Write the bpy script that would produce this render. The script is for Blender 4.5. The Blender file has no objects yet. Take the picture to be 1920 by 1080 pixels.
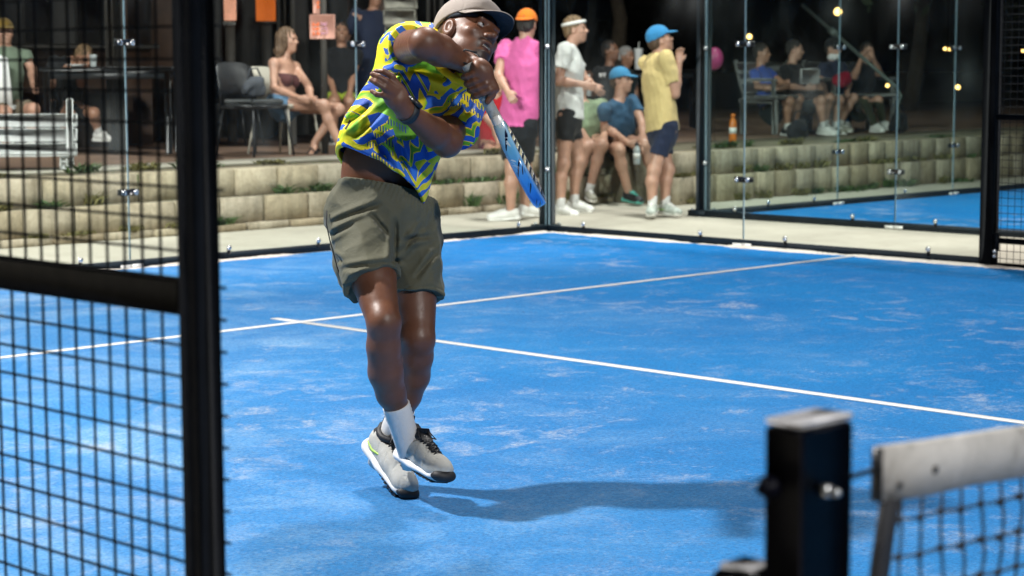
import bpy, bmesh, math, random
import numpy as np
from mathutils import Vector, Matrix

# ------------------------------------------------------------------ camera, world, lights
scene = bpy.context.scene
COL = scene.collection
random.seed(7)
RNG = np.random.default_rng(7)

CAM = np.array([-11.542, -11.136, 1.3406])
YAW, PIT, ROL, FPX = 0.78547, -0.11136, -0.00357, 3733.0
D = np.array([math.cos(YAW)*math.cos(PIT), math.sin(YAW)*math.cos(PIT), math.sin(PIT)])
R = np.cross(D, [0, 0, 1]); R /= np.linalg.norm(R)
U = np.cross(R, D)
R, U = R*math.cos(ROL)+U*math.sin(ROL), -R*math.sin(ROL)+U*math.cos(ROL)

cam_data = bpy.data.cameras.new('camera')
cam = bpy.data.objects.new('camera', cam_data); COL.objects.link(cam)
cam.matrix_world = Matrix(((R[0], U[0], -D[0], CAM[0]), (R[1], U[1], -D[1], CAM[1]),
                           (R[2], U[2], -D[2], CAM[2]), (0, 0, 0, 1)))
cam_data.sensor_width = 36.0
cam_data.lens = FPX/1920*36
cam_data.clip_start = 0.05
cam_data.clip_end = 600
cam_data.dof.use_dof = True
cam_data.dof.focus_distance = 6.1
cam_data.dof.aperture_fstop = 5.6
scene.camera = cam

world = bpy.data.worlds.new('World'); scene.world = world
world.use_nodes = True
wn = world.node_tree.nodes; wl = world.node_tree.links
bg = wn['Background']
sky = wn.new('ShaderNodeTexSky'); sky.sky_type = 'NISHITA'; sky.sun_disc = False
sky.sun_elevation = math.radians(-6.0); sky.sun_rotation = math.radians(220)
wl.new(sky.outputs[0], bg.inputs[0]); bg.inputs[1].default_value = 0.012

def flood(name, loc, target, watts, size=0.2, spot=110, color=(1, .97, .93)):
    ld = bpy.data.lights.new(name, 'SPOT'); ld.energy = watts; ld.shadow_soft_size = size
    ld.spot_size = math.radians(spot); ld.spot_blend = 0.6; ld.color = color
    o = bpy.data.objects.new(name, ld); COL.objects.link(o)
    o.location = loc
    o.rotation_euler = (Vector(target)-Vector(loc)).to_track_quat('-Z', 'Y').to_euler()
    return o
# court floodlights: near-side pole, tall mast beyond the far corner, the far pole of the other half; the last two are added fills
flood('floodlight', (-9.55, -3.9, 5.5), (-5.2, -4.6, 0), 2150, 0.14, 160)
flood('floodlight', (2.7, -0.3, 16.5), (-5, -4.5, 0), 8600, 0.8, 100)
flood('floodlight', (0.3, -15.5, 6.2), (-4, -3, 0.5), 350, 0.25, 130)
flood('floodlight', (-9.85, -16.2, 6.2), (-7.2, -6.2, 1.1), 1900, 0.25, 60)
flood('floodlight', (0.9, -5.6, 6.5), (2.6, 1.7, 0.9), 1500, 0.25, 88)  # added spot with no known pole, brightens the spectators and benches
flood('floodlight', (-9.9, -0.6, 6.0), (-2.6, 2.2, 0.8), 2600, 0.25, 60)  # added spot, brightens the left terrace and its white bench
scene.view_settings.view_transform = 'Standard'
scene.view_settings.look = 'None'
scene.view_settings.exposure = 0.55
scene.view_settings.gamma = 1.0
scene.render.engine = 'CYCLES'
scene.cycles.use_denoising = True
scene.cycles.max_bounces = 8
scene.cycles.transparent_max_bounces = 24
scene.cycles.sample_clamp_indirect = 4.0
scene.cycles.caustics_reflective = False
scene.cycles.caustics_refractive = False

# ------------------------------------------------------------------ geometry helpers
def ray(x, y): return D + R*(x-960)/FPX - U*(y-540)/FPX
def P(x, y, d): return CAM + ray(x, y)*d
def onz(x, y, z=0.0): r = ray(x, y); return CAM + r*(z-CAM[2])/r[2]
def onx(x, y, X): r = ray(x, y); return CAM + r*(X-CAM[0])/r[0]
def ony(x, y, Y): r = ray(x, y); return CAM + r*(Y-CAM[1])/r[1]
def dz(x, y, z): return float((onz(x, y, z)-CAM) @ D)
def vec(r, u, c): v = R*r + U*u - D*c; return v/np.linalg.norm(v)
def nrm(v): v = np.asarray(v, float); return v/np.linalg.norm(v)

def raw_mesh(name, verts, faces_flat, sizes, mats, smooth=False, midx=None):
    me = bpy.data.meshes.new(name)
    verts = np.asarray(verts, np.float32); n = len(verts)
    me.vertices.add(n); me.vertices.foreach_set('co', verts.ravel())
    me.loops.add(len(faces_flat)); me.loops.foreach_set('vertex_index', np.asarray(faces_flat, np.int32))
    sizes = np.asarray(sizes, np.int32)
    me.polygons.add(len(sizes))
    starts = np.concatenate([[0], np.cumsum(sizes)[:-1]]).astype(np.int32)
    me.polygons.foreach_set('loop_start', starts)
    me.polygons.foreach_set('loop_total', sizes)
    if smooth: me.polygons.foreach_set('use_smooth', np.ones(len(sizes), bool))
    for m in (mats if isinstance(mats, (list, tuple)) else [mats]): me.materials.append(m)
    if midx is not None: me.polygons.foreach_set('material_index', np.asarray(midx, np.int32))
    me.update(calc_edges=True); me.validate()
    return me

def link(name, me, parent=None):
    o = bpy.data.objects.new(name, me); COL.objects.link(o)
    if parent is not None: put_under(o, parent)
    return o

def put_under(o, parent):
    # children are modelled in world space: undo the parent's placement
    o.parent = parent
    o.matrix_parent_inverse = Matrix.Identity(4)
    o.matrix_basis = WM(parent).inverted() @ o.matrix_basis

def WM(o):
    m = o.matrix_basis.copy()
    p = o.parent
    while p is not None:
        m = p.matrix_basis @ m; p = p.parent
    return m

def tag(o, label=None, cat=None, group=None, kind=None):
    if label: o['label'] = label
    if cat: o['category'] = cat
    if group: o['group'] = group
    if kind: o['kind'] = kind
    return o

def thing(name, loc, label, cat, group=None, rz=0.0):
    o = bpy.data.objects.new(name, None); COL.objects.link(o)
    o.empty_display_size = 0.1
    o.matrix_basis = Matrix.Translation(Vector(loc)) @ Matrix.Rotation(rz, 4, 'Z')
    return tag(o, label, cat, group)

def copy_tree(o, parent=None):
    c = o.copy(); COL.objects.link(c)
    if parent is not None: c.parent = parent
    for ch in list(o.children): copy_tree(ch, c)
    return c

class MB:
    def __init__(s): s.v = []; s.f = []; s.m = []; s.n = 0
    def add(s, verts, faces, mi=0):
        s.v.append(np.asarray(verts, float))
        for f in faces: s.f.append([i+s.n for i in f]); s.m.append(mi)
        s.n += len(verts); return s
    def box(s, lo, hi, mi=0, bev=0.0):
        lo = np.array(lo, float); hi = np.array(hi, float)
        return s.obox((lo+hi)/2, (hi-lo)/2, np.eye(3), mi, bev)
    def obox(s, c, h, M=np.eye(3), mi=0, bev=0.0):
        """box with rows of M as axes; bevelled edges when bev>0"""
        c = np.array(c, float); h = np.array(h, float); M = np.array(M, float)
        if bev <= 0:
            pts = [(x, y, z) for x in (-1, 1) for y in (-1, 1) for z in (-1, 1)]
            v = [c + (np.array(p)*h) @ M for p in pts]
            return s.add(v, [(0, 1, 3, 2), (4, 6, 7, 5), (0, 4, 5, 1), (2, 3, 7, 6), (0, 2, 6, 4), (1, 5, 7, 3)], mi)
        b = min(bev, *(h*0.9)); v = []; ix = {}
        for sx in (-1, 1):
            for sy in (-1, 1):
                for sz in (-1, 1):
                    sg = np.array((sx, sy, sz))
                    for a in range(3):
                        q = sg*(h-b); q[a] = sg[a]*h[a]
                        ix[(sx, sy, sz, a)] = len(v); v.append(c+q @ M)
        F = []
        for a in range(3):
            b1, c1 = (a+1) % 3, (a+2) % 3
            for sg in (-1, 1):
                q = []
                for (p, r) in ((-1, -1), (1, -1), (1, 1), (-1, 1)):
                    k = [0, 0, 0]; k[a] = sg; k[b1] = p; k[c1] = r; q.append(ix[(*k, a)])
                F.append(q if sg > 0 else q[::-1])
        for a in range(3):      # edge bevels along axis a
            b1, c1 = (a+1) % 3, (a+2) % 3
            for sb in (-1, 1):
                for sc in (-1, 1):
                    k0 = [0, 0, 0]; k0[b1] = sb; k0[c1] = sc
                    k1 = list(k0); k0[a] = -1; k1[a] = 1
                    q = [ix[(*k0, b1)], ix[(*k1, b1)], ix[(*k1, c1)], ix[(*k0, c1)]]
                    F.append(q if sb*sc > 0 else q[::-1])
        for sx in (-1, 1):
            for sy in (-1, 1):
                for sz in (-1, 1):
                    q = [ix[(sx, sy, sz, a)] for a in range(3)]
                    F.append(q if sx*sy*sz > 0 else q[::-1])
        return s.add(v, F, mi)
    def cyl(s, a, b, ra, rb=None, n=12, cap=True, mi=0):
        rb = ra if rb is None else rb
        a = np.array(a, float); b = np.array(b, float); d = nrm(b-a)
        x = nrm(np.cross(d, (0, 0, 1) if abs(d[2]) < .9 else (1, 0, 0))); y = np.cross(d, x)
        v = []
        for c, r in ((a, ra), (b, rb)):
            for i in range(n):
                t = 2*math.pi*i/n; v.append(c + r*(math.cos(t)*x+math.sin(t)*y))
        F = [(i, (i+1) % n, n+(i+1) % n, n+i) for i in range(n)]
        if cap: F += [tuple(range(n))[::-1], tuple(range(n, 2*n))]
        return s.add(v, F, mi)
    def tube(s, pts, r, n=8, mi=0, cap=True, flat=None):
        pts = [np.array(p, float) for p in pts]; m = len(pts)
        rs = r if hasattr(r, '__len__') else [r]*m
        v = []; x = None
        for i, p in enumerate(pts):
            d = nrm(pts[min(i+1, m-1)]-pts[max(i-1, 0)])
            if x is None: x = nrm(np.cross(d, (0, 0, 1) if abs(d[2]) < .9 else (1, 0, 0)))
            x = nrm(x-d*(x @ d)); y = np.cross(d, x)
            for k in range(n):
                t = 2*math.pi*k/n; v.append(p+rs[i]*(math.cos(t)*x+math.sin(t)*y))
        F = [(i*n+k, i*n+(k+1) % n, (i+1)*n+(k+1) % n, (i+1)*n+k) for i in range(m-1) for k in range(n)]
        if cap: F += [tuple(range(n))[::-1], tuple(range((m-1)*n, m*n))]
        return s.add(v, F, mi)
    def lathe(s, c, axis, prof, n=16, mi=0):
        """prof: (offset along axis, radius)"""
        d = nrm(axis); c = np.array(c, float)
        x = nrm(np.cross(d, (0, 0, 1) if abs(d[2]) < .9 else (1, 0, 0))); y = np.cross(d, x)
        v = []; m = len(prof)
        for h, r in prof:
            for k in range(n):
                t = 2*math.pi*k/n; v.append(c+d*h+r*(math.cos(t)*x+math.sin(t)*y))
        F = [(i*n+k, i*n+(k+1) % n, (i+1)*n+(k+1) % n, (i+1)*n+k) for i in range(m-1) for k in range(n)]
        F += [tuple(range(n))[::-1], tuple(range((m-1)*n, m*n))]
        return s.add(v, F, mi)
    def sphere(s, c, r, n=12, m=8, mi=0, M=np.eye(3)):
        r = np.array(r if hasattr(r, '__len__') else (r, r, r), float)
        v = []; c = np.array(c, float)
        for i in range(m+1):
            p = math.pi*i/m
            for k in range(n):
                t = 2*math.pi*k/n
                v.append(c+(r*np.array((math.sin(p)*math.cos(t), math.sin(p)*math.sin(t), math.cos(p)))) @ M)
        F = [(i*n+k, (i+1)*n+k, (i+1)*n+(k+1) % n, i*n+(k+1) % n) for i in range(m) for k in range(n)]
        return s.add(v, F, mi)
    def mesh(s, name, mats, smooth=False):
        v = np.concatenate(s.v)
        return raw_mesh(name, v, [i for f in s.f for i in f], [len(f) for f in s.f], mats, smooth, s.m)
    def build(s, name, mats, parent=None, smooth=False):
        return link(name, s.mesh(name, mats, smooth), parent)

# ------------------------------------------------------------------ signed-distance sculpting
class Cone:
    def __init__(s, a, b, ra, rb=None, flat=None, e0=None, e1=None):
        s.a = np.array(a, float); s.b = np.array(b, float); s.ra = ra; s.rb = ra if rb is None else rb
        s.flat = flat; s.e0 = e0; s.e1 = e1
    def bbox(s):
        r = max(s.ra, s.rb)
        return np.minimum(s.a, s.b)-r, np.maximum(s.a, s.b)+r
    def ev(s, X, Y, Z):
        ba = s.b-s.a; L2 = float(ba @ ba)+1e-12
        x, y, z = X-s.a[0], Y-s.a[1], Z-s.a[2]
        if s.flat is not None:
            ax, fac = s.flat
            q = (x*ax[0]+y*ax[1]+z*ax[2])*(1/fac-1)
            x, y, z = x+q*ax[0], y+q*ax[1], z+q*ax[2]
        tt = (x*ba[0]+y*ba[1]+z*ba[2])/L2
        t = np.clip(tt, 0, 1)
        x, y, z = x-t*ba[0], y-t*ba[1], z-t*ba[2]
        d = np.sqrt(x*x+y*y+z*z)-(s.ra+(s.rb-s.ra)*t)
        L = math.sqrt(L2)
        if s.e1 is not None: d = np.maximum(d, (tt-s.e1)*L)
        if s.e0 is not None: d = np.maximum(d, (s.e0-tt)*L)
        return d
class Ell:
    def __init__(s, c, r, M=None):
        s.c = np.array(c, float); s.r = np.array(r, float); s.M = np.eye(3) if M is None else np.array(M, float)
    def bbox(s):
        e = np.sqrt(((s.M*s.r[:, None])**2).sum(0)); return s.c-e, s.c+e
    def ev(s, X, Y, Z):
        x, y, z = X-s.c[0], Y-s.c[1], Z-s.c[2]
        k0 = 0; k1 = 0
        for i in range(3):
            q = x*s.M[i, 0]+y*s.M[i, 1]+z*s.M[i, 2]
            k0 = k0+(q/s.r[i])**2; k1 = k1+(q/s.r[i]**2)**2
        k0 = np.sqrt(k0); k1 = np.sqrt(k1)+1e-9
        return k0*(k0-1)/k1
class Plane:     # keeps the side where n.(p-c) < 0 when used with 'inter'
    def __init__(s, c, n): s.c = np.array(c, float); s.n = nrm(n)
    def bbox(s): return None
    def ev(s, X, Y, Z): return (X-s.c[0])*s.n[0]+(Y-s.c[1])*s.n[1]+(Z-s.c[2])*s.n[2]

class Sculpt:
    def __init__(s): s.ops = []; s.disp = None; s.shell = None
    def add(s, p, k=.02): s.ops.append(('a', p, k)); return s
    def cut(s, p, k=.01): s.ops.append(('c', p, k)); return s
    def inter(s, p, k=0.0): s.ops.append(('i', p, k)); return s
    def run(s, h):
        bb = [p.bbox() for o, p, k in s.ops if o == 'a']
        pad = .035
        lo = np.min([b[0] for b in bb], 0)-pad; hi = np.max([b[1] for b in bb], 0)+pad
        n = np.ceil((hi-lo)/h).astype(int)+1
        ax = [lo[i]+h*np.arange(n[i], dtype=np.float32) for i in range(3)]
        ax = [a.astype(np.float32) for a in ax]
        f = np.full(n, .2, np.float32)
        def shellify(f):
            if s.shell: return np.abs(f+s.shell/2)-s.shell/2
            return f
        shelled = False
        for o, p, k in s.ops:
            b = p.bbox()
            if o == 'i' and s.shell and not shelled:
                if s.disp is not None: s.apply_disp(f, ax)
                f = np.abs(f+s.shell/2)-s.shell/2; shelled = True
            if b is None: sl = (slice(None),)*3
            else:
                m = k+.02
                i0 = np.clip(np.floor((b[0]-m-lo)/h).astype(int), 0, n-1); i1 = np.clip(np.ceil((b[1]+m-lo)/h).astype(int)+1, 1, n)
                if (i1 <= i0).any(): continue
                sl = tuple(slice(i0[i], i1[i]) for i in range(3))
            X = ax[0][sl[0]][:, None, None]; Y = ax[1][sl[1]][None, :, None]; Z = ax[2][sl[2]][None, None, :]
            d = p.ev(X, Y, Z).astype(np.float32)
            g = f[sl]
            if o == 'a':
                if k > 0:
                    hh = np.maximum(k-np.abs(g-d), 0)/k; f[sl] = np.minimum(g, d)-hh*hh*k*.25
                else: f[sl] = np.minimum(g, d)
            else:
                e = -d if o == 'c' else d
                if k > 0:
                    hh = np.maximum(k-np.abs(g-e), 0)/k; f[sl] = np.maximum(g, e)+hh*hh*k*.25
                else: f[sl] = np.maximum(g, e)
        if s.disp is not None and not shelled: s.apply_disp(f, ax)
        if s.shell and not shelled: f = np.abs(f+s.shell/2)-s.shell/2
        return polygonize(f, lo, h)
    def apply_disp(s, f, ax):
        w = np.where(np.abs(f) < .06)
        p = np.stack([ax[0][w[0]], ax[1][w[1]], ax[2][w[2]]], 1)
        f[w] -= s.disp(p).astype(np.float32)
    def build(s, name, h, mats, parent=None, tint=None):
        v, q = s.run(h)
        me = raw_mesh(name, v, q.ravel(), np.full(len(q), 4), mats, True)
        if tint is not None and len(me.vertices) == len(v):
            at = me.attributes.new('tint', 'FLOAT', 'POINT')
            at.data.foreach_set('value', np.clip(tint(v), 0, 1).astype(np.float32))
        return link(name, me, parent)

def polygonize(f, lo, h):
    s = f < 0
    c = s.astype(np.uint8)
    c = c[:-1]+c[1:]; c = c[:, :-1]+c[:, 1:]; c = c[:, :, :-1]+c[:, :, 1:]
    act = (c > 0) & (c < 8)
    ijk = np.argwhere(act)
    if not len(ijk): return np.zeros((0, 3)), np.zeros((0, 4), int)
    vid = np.full(act.shape, -1, np.int32); vid[act] = np.arange(len(ijk))
    cs = np.array([(a, b, d) for a in (0, 1) for b in (0, 1) for d in (0, 1)])
    vals = np.stack([f[ijk[:, 0]+q[0], ijk[:, 1]+q[1], ijk[:, 2]+q[2]] for q in cs], 1)
    acc = np.zeros((len(ijk), 3)); cnt = np.zeros(len(ijk))
    for a in range(8):
        for b in range(a+1, 8):
            if np.abs(cs[a]-cs[b]).sum() != 1: continue
            va, vb = vals[:, a], vals[:, b]
            m = (va < 0) != (vb < 0)
            t = np.where(m, va/np.where(m, va-vb, 1), 0)
            acc += np.where(m[:, None], cs[a]+(cs[b]-cs[a])*t[:, None], 0); cnt += m
    v = lo+h*(ijk+acc/np.maximum(cnt, 1)[:, None])
    F = []
    for axis in range(3):
        o = [1, 2] if axis == 0 else ([2, 0] if axis == 1 else [0, 1])
        sl0 = [slice(1, -1)]*3; sl1 = [slice(1, -1)]*3
        sl0[axis] = slice(None, -1); sl1[axis] = slice(1, None)
        s0 = s[tuple(sl0)]; s1 = s[tuple(sl1)]
        for flip in (False, True):
            e = np.argwhere((s0 & ~s1) if not flip else (~s0 & s1))
            if not len(e): continue
            g = e.copy(); g[:, o[0]] += 1; g[:, o[1]] += 1
            q = []
            for (da, db) in ((-1, -1), (0, -1), (0, 0), (-1, 0)):
                w = g.copy(); w[:, o[0]] += da; w[:, o[1]] += db
                q.append(vid[w[:, 0], w[:, 1], w[:, 2]])
            q = np.stack(q, 1)
            F.append(q[:, ::-1] if flip else q)
    F = np.concatenate(F); F = F[(F >= 0).all(1)]
    return v, F

def wrinkle(seed, amp, scale, stretch=(1, 1, 1), n=7):
    r = np.random.default_rng(seed)
    ks = r.normal(size=(n, 3))*np.array(stretch)*scale; ph = r.uniform(0, 6.28, n)
    k2 = r.normal(size=(3, 3))*scale*.4; p2 = r.uniform(0, 6.28, 3)
    def fn(p):
        w = np.sin(p @ k2.T+p2)*.6
        o = 0
        for i in range(n): o = o+(1-2*np.abs(np.sin(.5*(p @ ks[i]+ph[i]+w[:, i % 3]*2))))
        return amp*o/n*1.6
    return fn
# ------------------------------------------------------------------ materials
class NT:
    def __init__(s, name):
        s.m = bpy.data.materials.new(name); s.m.use_nodes = True
        s.t = s.m.node_tree; s.n = s.t.nodes; s.n.clear()
        s.out = s.n.new('ShaderNodeOutputMaterial')
    def new(s, typ, **kw):
        o = s.n.new(typ)
        for k, v in kw.items():
            if k.startswith('i_'):
                key = k[2:]; key = int(key) if key.isdigit() else key.replace('_', ' ')
                o.inputs[key].default_value = v
            else: setattr(o, k, v)
        return o
    def l(s, a, b): s.t.links.new(a, b)
    def math(s, op, a, b=None, clamp=False):
        o = s.n.new('ShaderNodeMath'); o.operation = op; o.use_clamp = clamp
        for i, q in enumerate((a, b)):
            if q is None: continue
            if hasattr(q, 'links'): s.l(q, o.inputs[i])
            else: o.inputs[i].default_value = q
        return o.outputs[0]
    def mix(s, fac, a, b):
        o = s.n.new('ShaderNodeMix'); o.data_type = 'RGBA'
        for q, i in ((fac, 0), (a, 6), (b, 7)):
            if hasattr(q, 'links'): s.l(q, o.inputs[i])
            else: o.inputs[i].default_value = q if i == 0 else (*q[:3], 1)
        return o.outputs[2]
    def ramp(s, fac, stops):
        o = s.n.new('ShaderNodeValToRGB'); e = o.color_ramp.elements
        while len(e) > 1: e.remove(e[-1])
        for i, (p, c) in enumerate(stops):
            q = e[0] if i == 0 else e.new(p)
            q.position = p; q.color = (*c[:3], 1) if hasattr(c, '__len__') else (c, c, c, 1)
        s.l(fac, o.inputs[0]); return o.outputs[0]
    def noise(s, scale, detail=3, rough=.55, vecin=None, dist=0.0, typ='Fac'):
        o = s.new('ShaderNodeTexNoise'); o.inputs['Scale'].default_value = scale
        o.inputs['Detail'].default_value = detail; o.inputs['Roughness'].default_value = rough
        o.inputs['Distortion'].default_value = dist
        if vecin is not None: s.l(vecin, o.inputs['Vector'])
        return o.outputs[0]
    def obj(s, scale=None):
        tc = s.new('ShaderNodeTexCoord'); v = tc.outputs['Object']
        if scale is not None:
            mp = s.new('ShaderNodeMapping'); mp.inputs['Scale'].default_value = scale
            s.l(v, mp.inputs[0]); v = mp.outputs[0]
        return v
    def pos(s, scale=None, rz=0):
        v = s.new('ShaderNodeNewGeometry').outputs['Position']
        if scale is not None:
            mp = s.new('ShaderNodeMapping'); mp.inputs['Scale'].default_value = scale; mp.inputs['Rotation'].default_value = (0, 0, rz)
            s.l(v, mp.inputs[0]); v = mp.outputs[0]
        return v
    def bump(s, h, strength=.3, dist=.01):
        b = s.new('ShaderNodeBump'); b.inputs['Strength'].default_value = strength; b.inputs['Distance'].default_value = dist
        s.l(h, b.inputs['Height']); return b.outputs[0]
    def pbr(s, color, rough=.6, metal=0.0, normal=None, spec=.5, sss=0.0, coat=0.0, emit=None, es=0.0, sheen=0.0):
        b = s.new('ShaderNodeBsdfPrincipled')
        def put(k, v):
            if hasattr(v, 'links'): s.l(v, b.inputs[k])
            elif hasattr(v, '__len__'): b.inputs[k].default_value = (*v[:3], 1)
            else: b.inputs[k].default_value = v
        put('Base Color', color); put('Roughness', rough); put('Metallic', metal); put('Specular IOR Level', spec)
        if sss: put('Subsurface Weight', sss); b.inputs['Subsurface Radius'].default_value = (1, .35, .2); b.inputs['Subsurface Scale'].default_value = .008
        if coat: put('Coat Weight', coat)
        if sheen: put('Sheen Weight', sheen)
        if emit is not None: put('Emission Color', emit); put('Emission Strength', es)
        if normal is not None: s.l(normal, b.inputs['Normal'])
        s.l(b.outputs[0], s.out.inputs[0]); return b

def simple(name, color, rough=.6, metal=0.0, var=.18, vs=9.0, bump=0.0, bs=60.0, spec=.5, coat=0.0, emit=None, es=0.0):
    t = NT(name); v = t.obj()
    n = t.noise(vs, 4, .6, v)
    dark = [c*(1-var) for c in color]; lite = [min(1, c*(1+var)) for c in color]
    col = t.ramp(n, [(.3, dark), (.7, lite)])
    nb = t.bump(t.noise(bs, 3, .6, v), bump, .01) if bump else None
    r = t.math('MULTIPLY_ADD', t.noise(vs*2.3, 2, .5, v), .15); r.node.inputs[2].default_value = rough-.07
    t.pbr(col, r, metal, nb, spec, 0, coat, emit, es)
    return t.m

def cloth(name, color, var=.14, weave=420.0, rough=.85, fold=.35):
    t = NT(name); v = t.obj()
    n = t.noise(7, 4, .6, v)
    col = t.ramp(n, [(.25, [c*(1-var) for c in color]), (.75, [min(1, c*(1+var)) for c in color])])
    h = t.math('ADD', t.math('MULTIPLY', t.noise(weave, 1, .5, v), .12), t.math('MULTIPLY', t.noise(22, 4, .6, v, 1.2), .9))
    t.pbr(col, rough, 0, t.bump(h, fold, .012), .25, sheen=.08)
    return t.m

def skin(name, base, dark, rough=.45, spec=.5):
    t = NT(name); v = t.obj()
    n = t.noise(14, 4, .6, v)
    col = t.ramp(n, [(.3, [c*.86 for c in base]), (.7, [min(1, c*1.12) for c in base])])
    at = t.new('ShaderNodeAttribute', attribute_name='tint')
    n2 = t.noise(420, 2, .6, v)
    f = t.math('MULTIPLY', at.outputs['Fac'], t.math('MULTIPLY_ADD', n2, .5, True), True)
    f.node.inputs[1].links[0].from_node.inputs[2].default_value = .62
    col = t.mix(f, col, dark)
    h = t.math('ADD', t.math('MULTIPLY', t.noise(260, 2, .6, v), .5), t.noise(48, 4, .65, v))
    rg = t.math('MULTIPLY_ADD', t.noise(60, 3, .6, v), .3); rg.node.inputs[2].default_value = rough-.15
    t.pbr(col, rg, 0, t.bump(h, .13, .006), spec, sss=.06)
    return t.m

M = {}
# blue sanded turf
def turf(name, deep, lite, sandy):
    t = NT(name); v = t.pos()
    big = t.noise(.55, 4, .6, v)
    col = t.ramp(big, [(.3, deep), (.72, lite)])
    grain = t.noise(75, 4, .8, v)
    col = t.mix(t.math('MULTIPLY', t.ramp(grain, [(.40, 0), (.62, 1)]), .42), col, [lite[0]+.012, min(1, lite[1]*1.5), min(1, lite[2]*1.4)])
    col = t.mix(t.math('MULTIPLY', t.ramp(t.noise(90, 3, .8, v), [(.50, 0), (.66, 1)]), .55), col, [c*.4 for c in deep])
    # worked-in sand: broad film (with lamp glare painted in), streaky patches, and the crumbly breakup of both
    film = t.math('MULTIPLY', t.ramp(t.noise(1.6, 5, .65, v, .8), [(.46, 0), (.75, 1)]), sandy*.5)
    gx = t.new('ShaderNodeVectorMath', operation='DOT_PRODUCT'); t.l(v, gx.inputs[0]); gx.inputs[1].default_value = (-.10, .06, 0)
    glare = t.ramp(t.math('ADD', gx.outputs['Value'], t.math('MULTIPLY', t.math('SUBTRACT', t.noise(.7, 3, .6, v), .5), .5)), [(-.05, .03), (.22, .38), (.50, 1)])  # lamp glare painted into the colour: film paler toward the near-side lamp
    film = t.math('MULTIPLY', t.math('ADD', film, .20), glare)
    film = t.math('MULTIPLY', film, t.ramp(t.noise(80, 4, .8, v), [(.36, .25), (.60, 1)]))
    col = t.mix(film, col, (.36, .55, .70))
    sp = t.pos((5.2, 5.2, 1))
    patch = t.ramp(t.math('ADD', t.noise(.8, 6, .72, sp, .5), t.math('MULTIPLY', t.math('SUBTRACT', t.noise(.8, 3, .6, v), .5), .35)), [(.535, 0), (.70, 1)])
    area = t.ramp(t.noise(.45, 2, .5, v), [(.40, .25), (.6, 1)])
    crumb = t.ramp(t.noise(70, 5, .85, v), [(.40, .05), (.62, 1)])
    pm = t.math('MULTIPLY', t.math('MULTIPLY', patch, crumb), area)
    col = t.mix(t.math('MULTIPLY', pm, .85), col, (.50, .53, .56))
    sp2 = t.ramp(t.noise(2.7, 6, .78, v, 1.1), [(.52, 0), (.70, 1)]); fleck = t.ramp(t.noise(48, 5, .85, v), [(.50, 0), (.64, 1)])
    col = t.mix(t.math('MULTIPLY', t.math('MULTIPLY', sp2, fleck), .5), col, (.50, .55, .60))
    # black crumbs of rubber
    vo = t.new('ShaderNodeTexVoronoi'); vo.inputs['Scale'].default_value = 2.1; t.l(v, vo.inputs['Vector'])
    col = t.mix(t.ramp(vo.outputs['Distance'], [(.012, 1), (.02, 0)]), col, (.02, .02, .02))
    h = t.math('ADD', t.noise(260, 3, .7, v), t.math('MULTIPLY', pm, .35))
    t.pbr(col, .62, 0, t.bump(h, .6, .010), .08)
    return t.m
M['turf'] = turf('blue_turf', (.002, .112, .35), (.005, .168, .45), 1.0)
M['line'] = None
t = NT('white_line_paint'); v = t.pos()
t.pbr(t.mix(t.ramp(t.noise(60, 4, .7, v), [(.35, 0), (.7, 1)]), (.66, .67, .68), (.8, .8, .78)), .8, 0, t.bump(t.noise(260, 3, .7, v), .6, .01), .2)
M['line'] = t.m
t = NT('walk_concrete'); v = t.pos()
c = t.ramp(t.noise(.9, 6, .62, v), [(.3, (.34, .315, .26)), (.7, (.49, .455, .38))])
c = t.mix(t.math('MULTIPLY', t.ramp(t.noise(7, 5, .7, v, 1.0), [(.5, 0), (.75, 1)]), .35), c, (.26, .23, .19))
c = t.mix(t.math('MULTIPLY', t.ramp(t.noise(160, 2, .6, v), [(.55, 0), (.7, 1)]), .3), c, (.2, .19, .17))
t.pbr(c, .85, 0, t.bump(t.noise(90, 4, .7, v), .25, .01), .3); M['concrete'] = t.m
t = NT('deck_paving'); v = t.pos()
br = t.new('ShaderNodeTexBrick'); t.l(v, br.inputs['Vector']); br.inputs['Scale'].default_value = 4.0
br.inputs['Color1'].default_value = (.16, .095, .062, 1); br.inputs['Color2'].default_value = (.22, .135, .09, 1); br.inputs['Mortar'].default_value = (.08, .06, .05, 1)
br.inputs['Mortar Size'].default_value = .02
t.pbr(t.mix(t.math('MULTIPLY', t.noise(3, 4, .6, v), .5), br.outputs[0], (.10, .07, .055)), .7, 0, t.bump(br.outputs[1], .3, .01), .3); M['deck'] = t.m
t = NT('terrace_earth'); v = t.pos()
t.pbr(t.ramp(t.noise(5, 6, .7, v), [(.3, (.10, .085, .06)), (.55, (.19, .165, .12)), (.75, (.07, .10, .03))]), .95, 0, t.bump(t.noise(40, 4, .7, v), .6, .02), .1); M['earth'] = t.m
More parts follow.
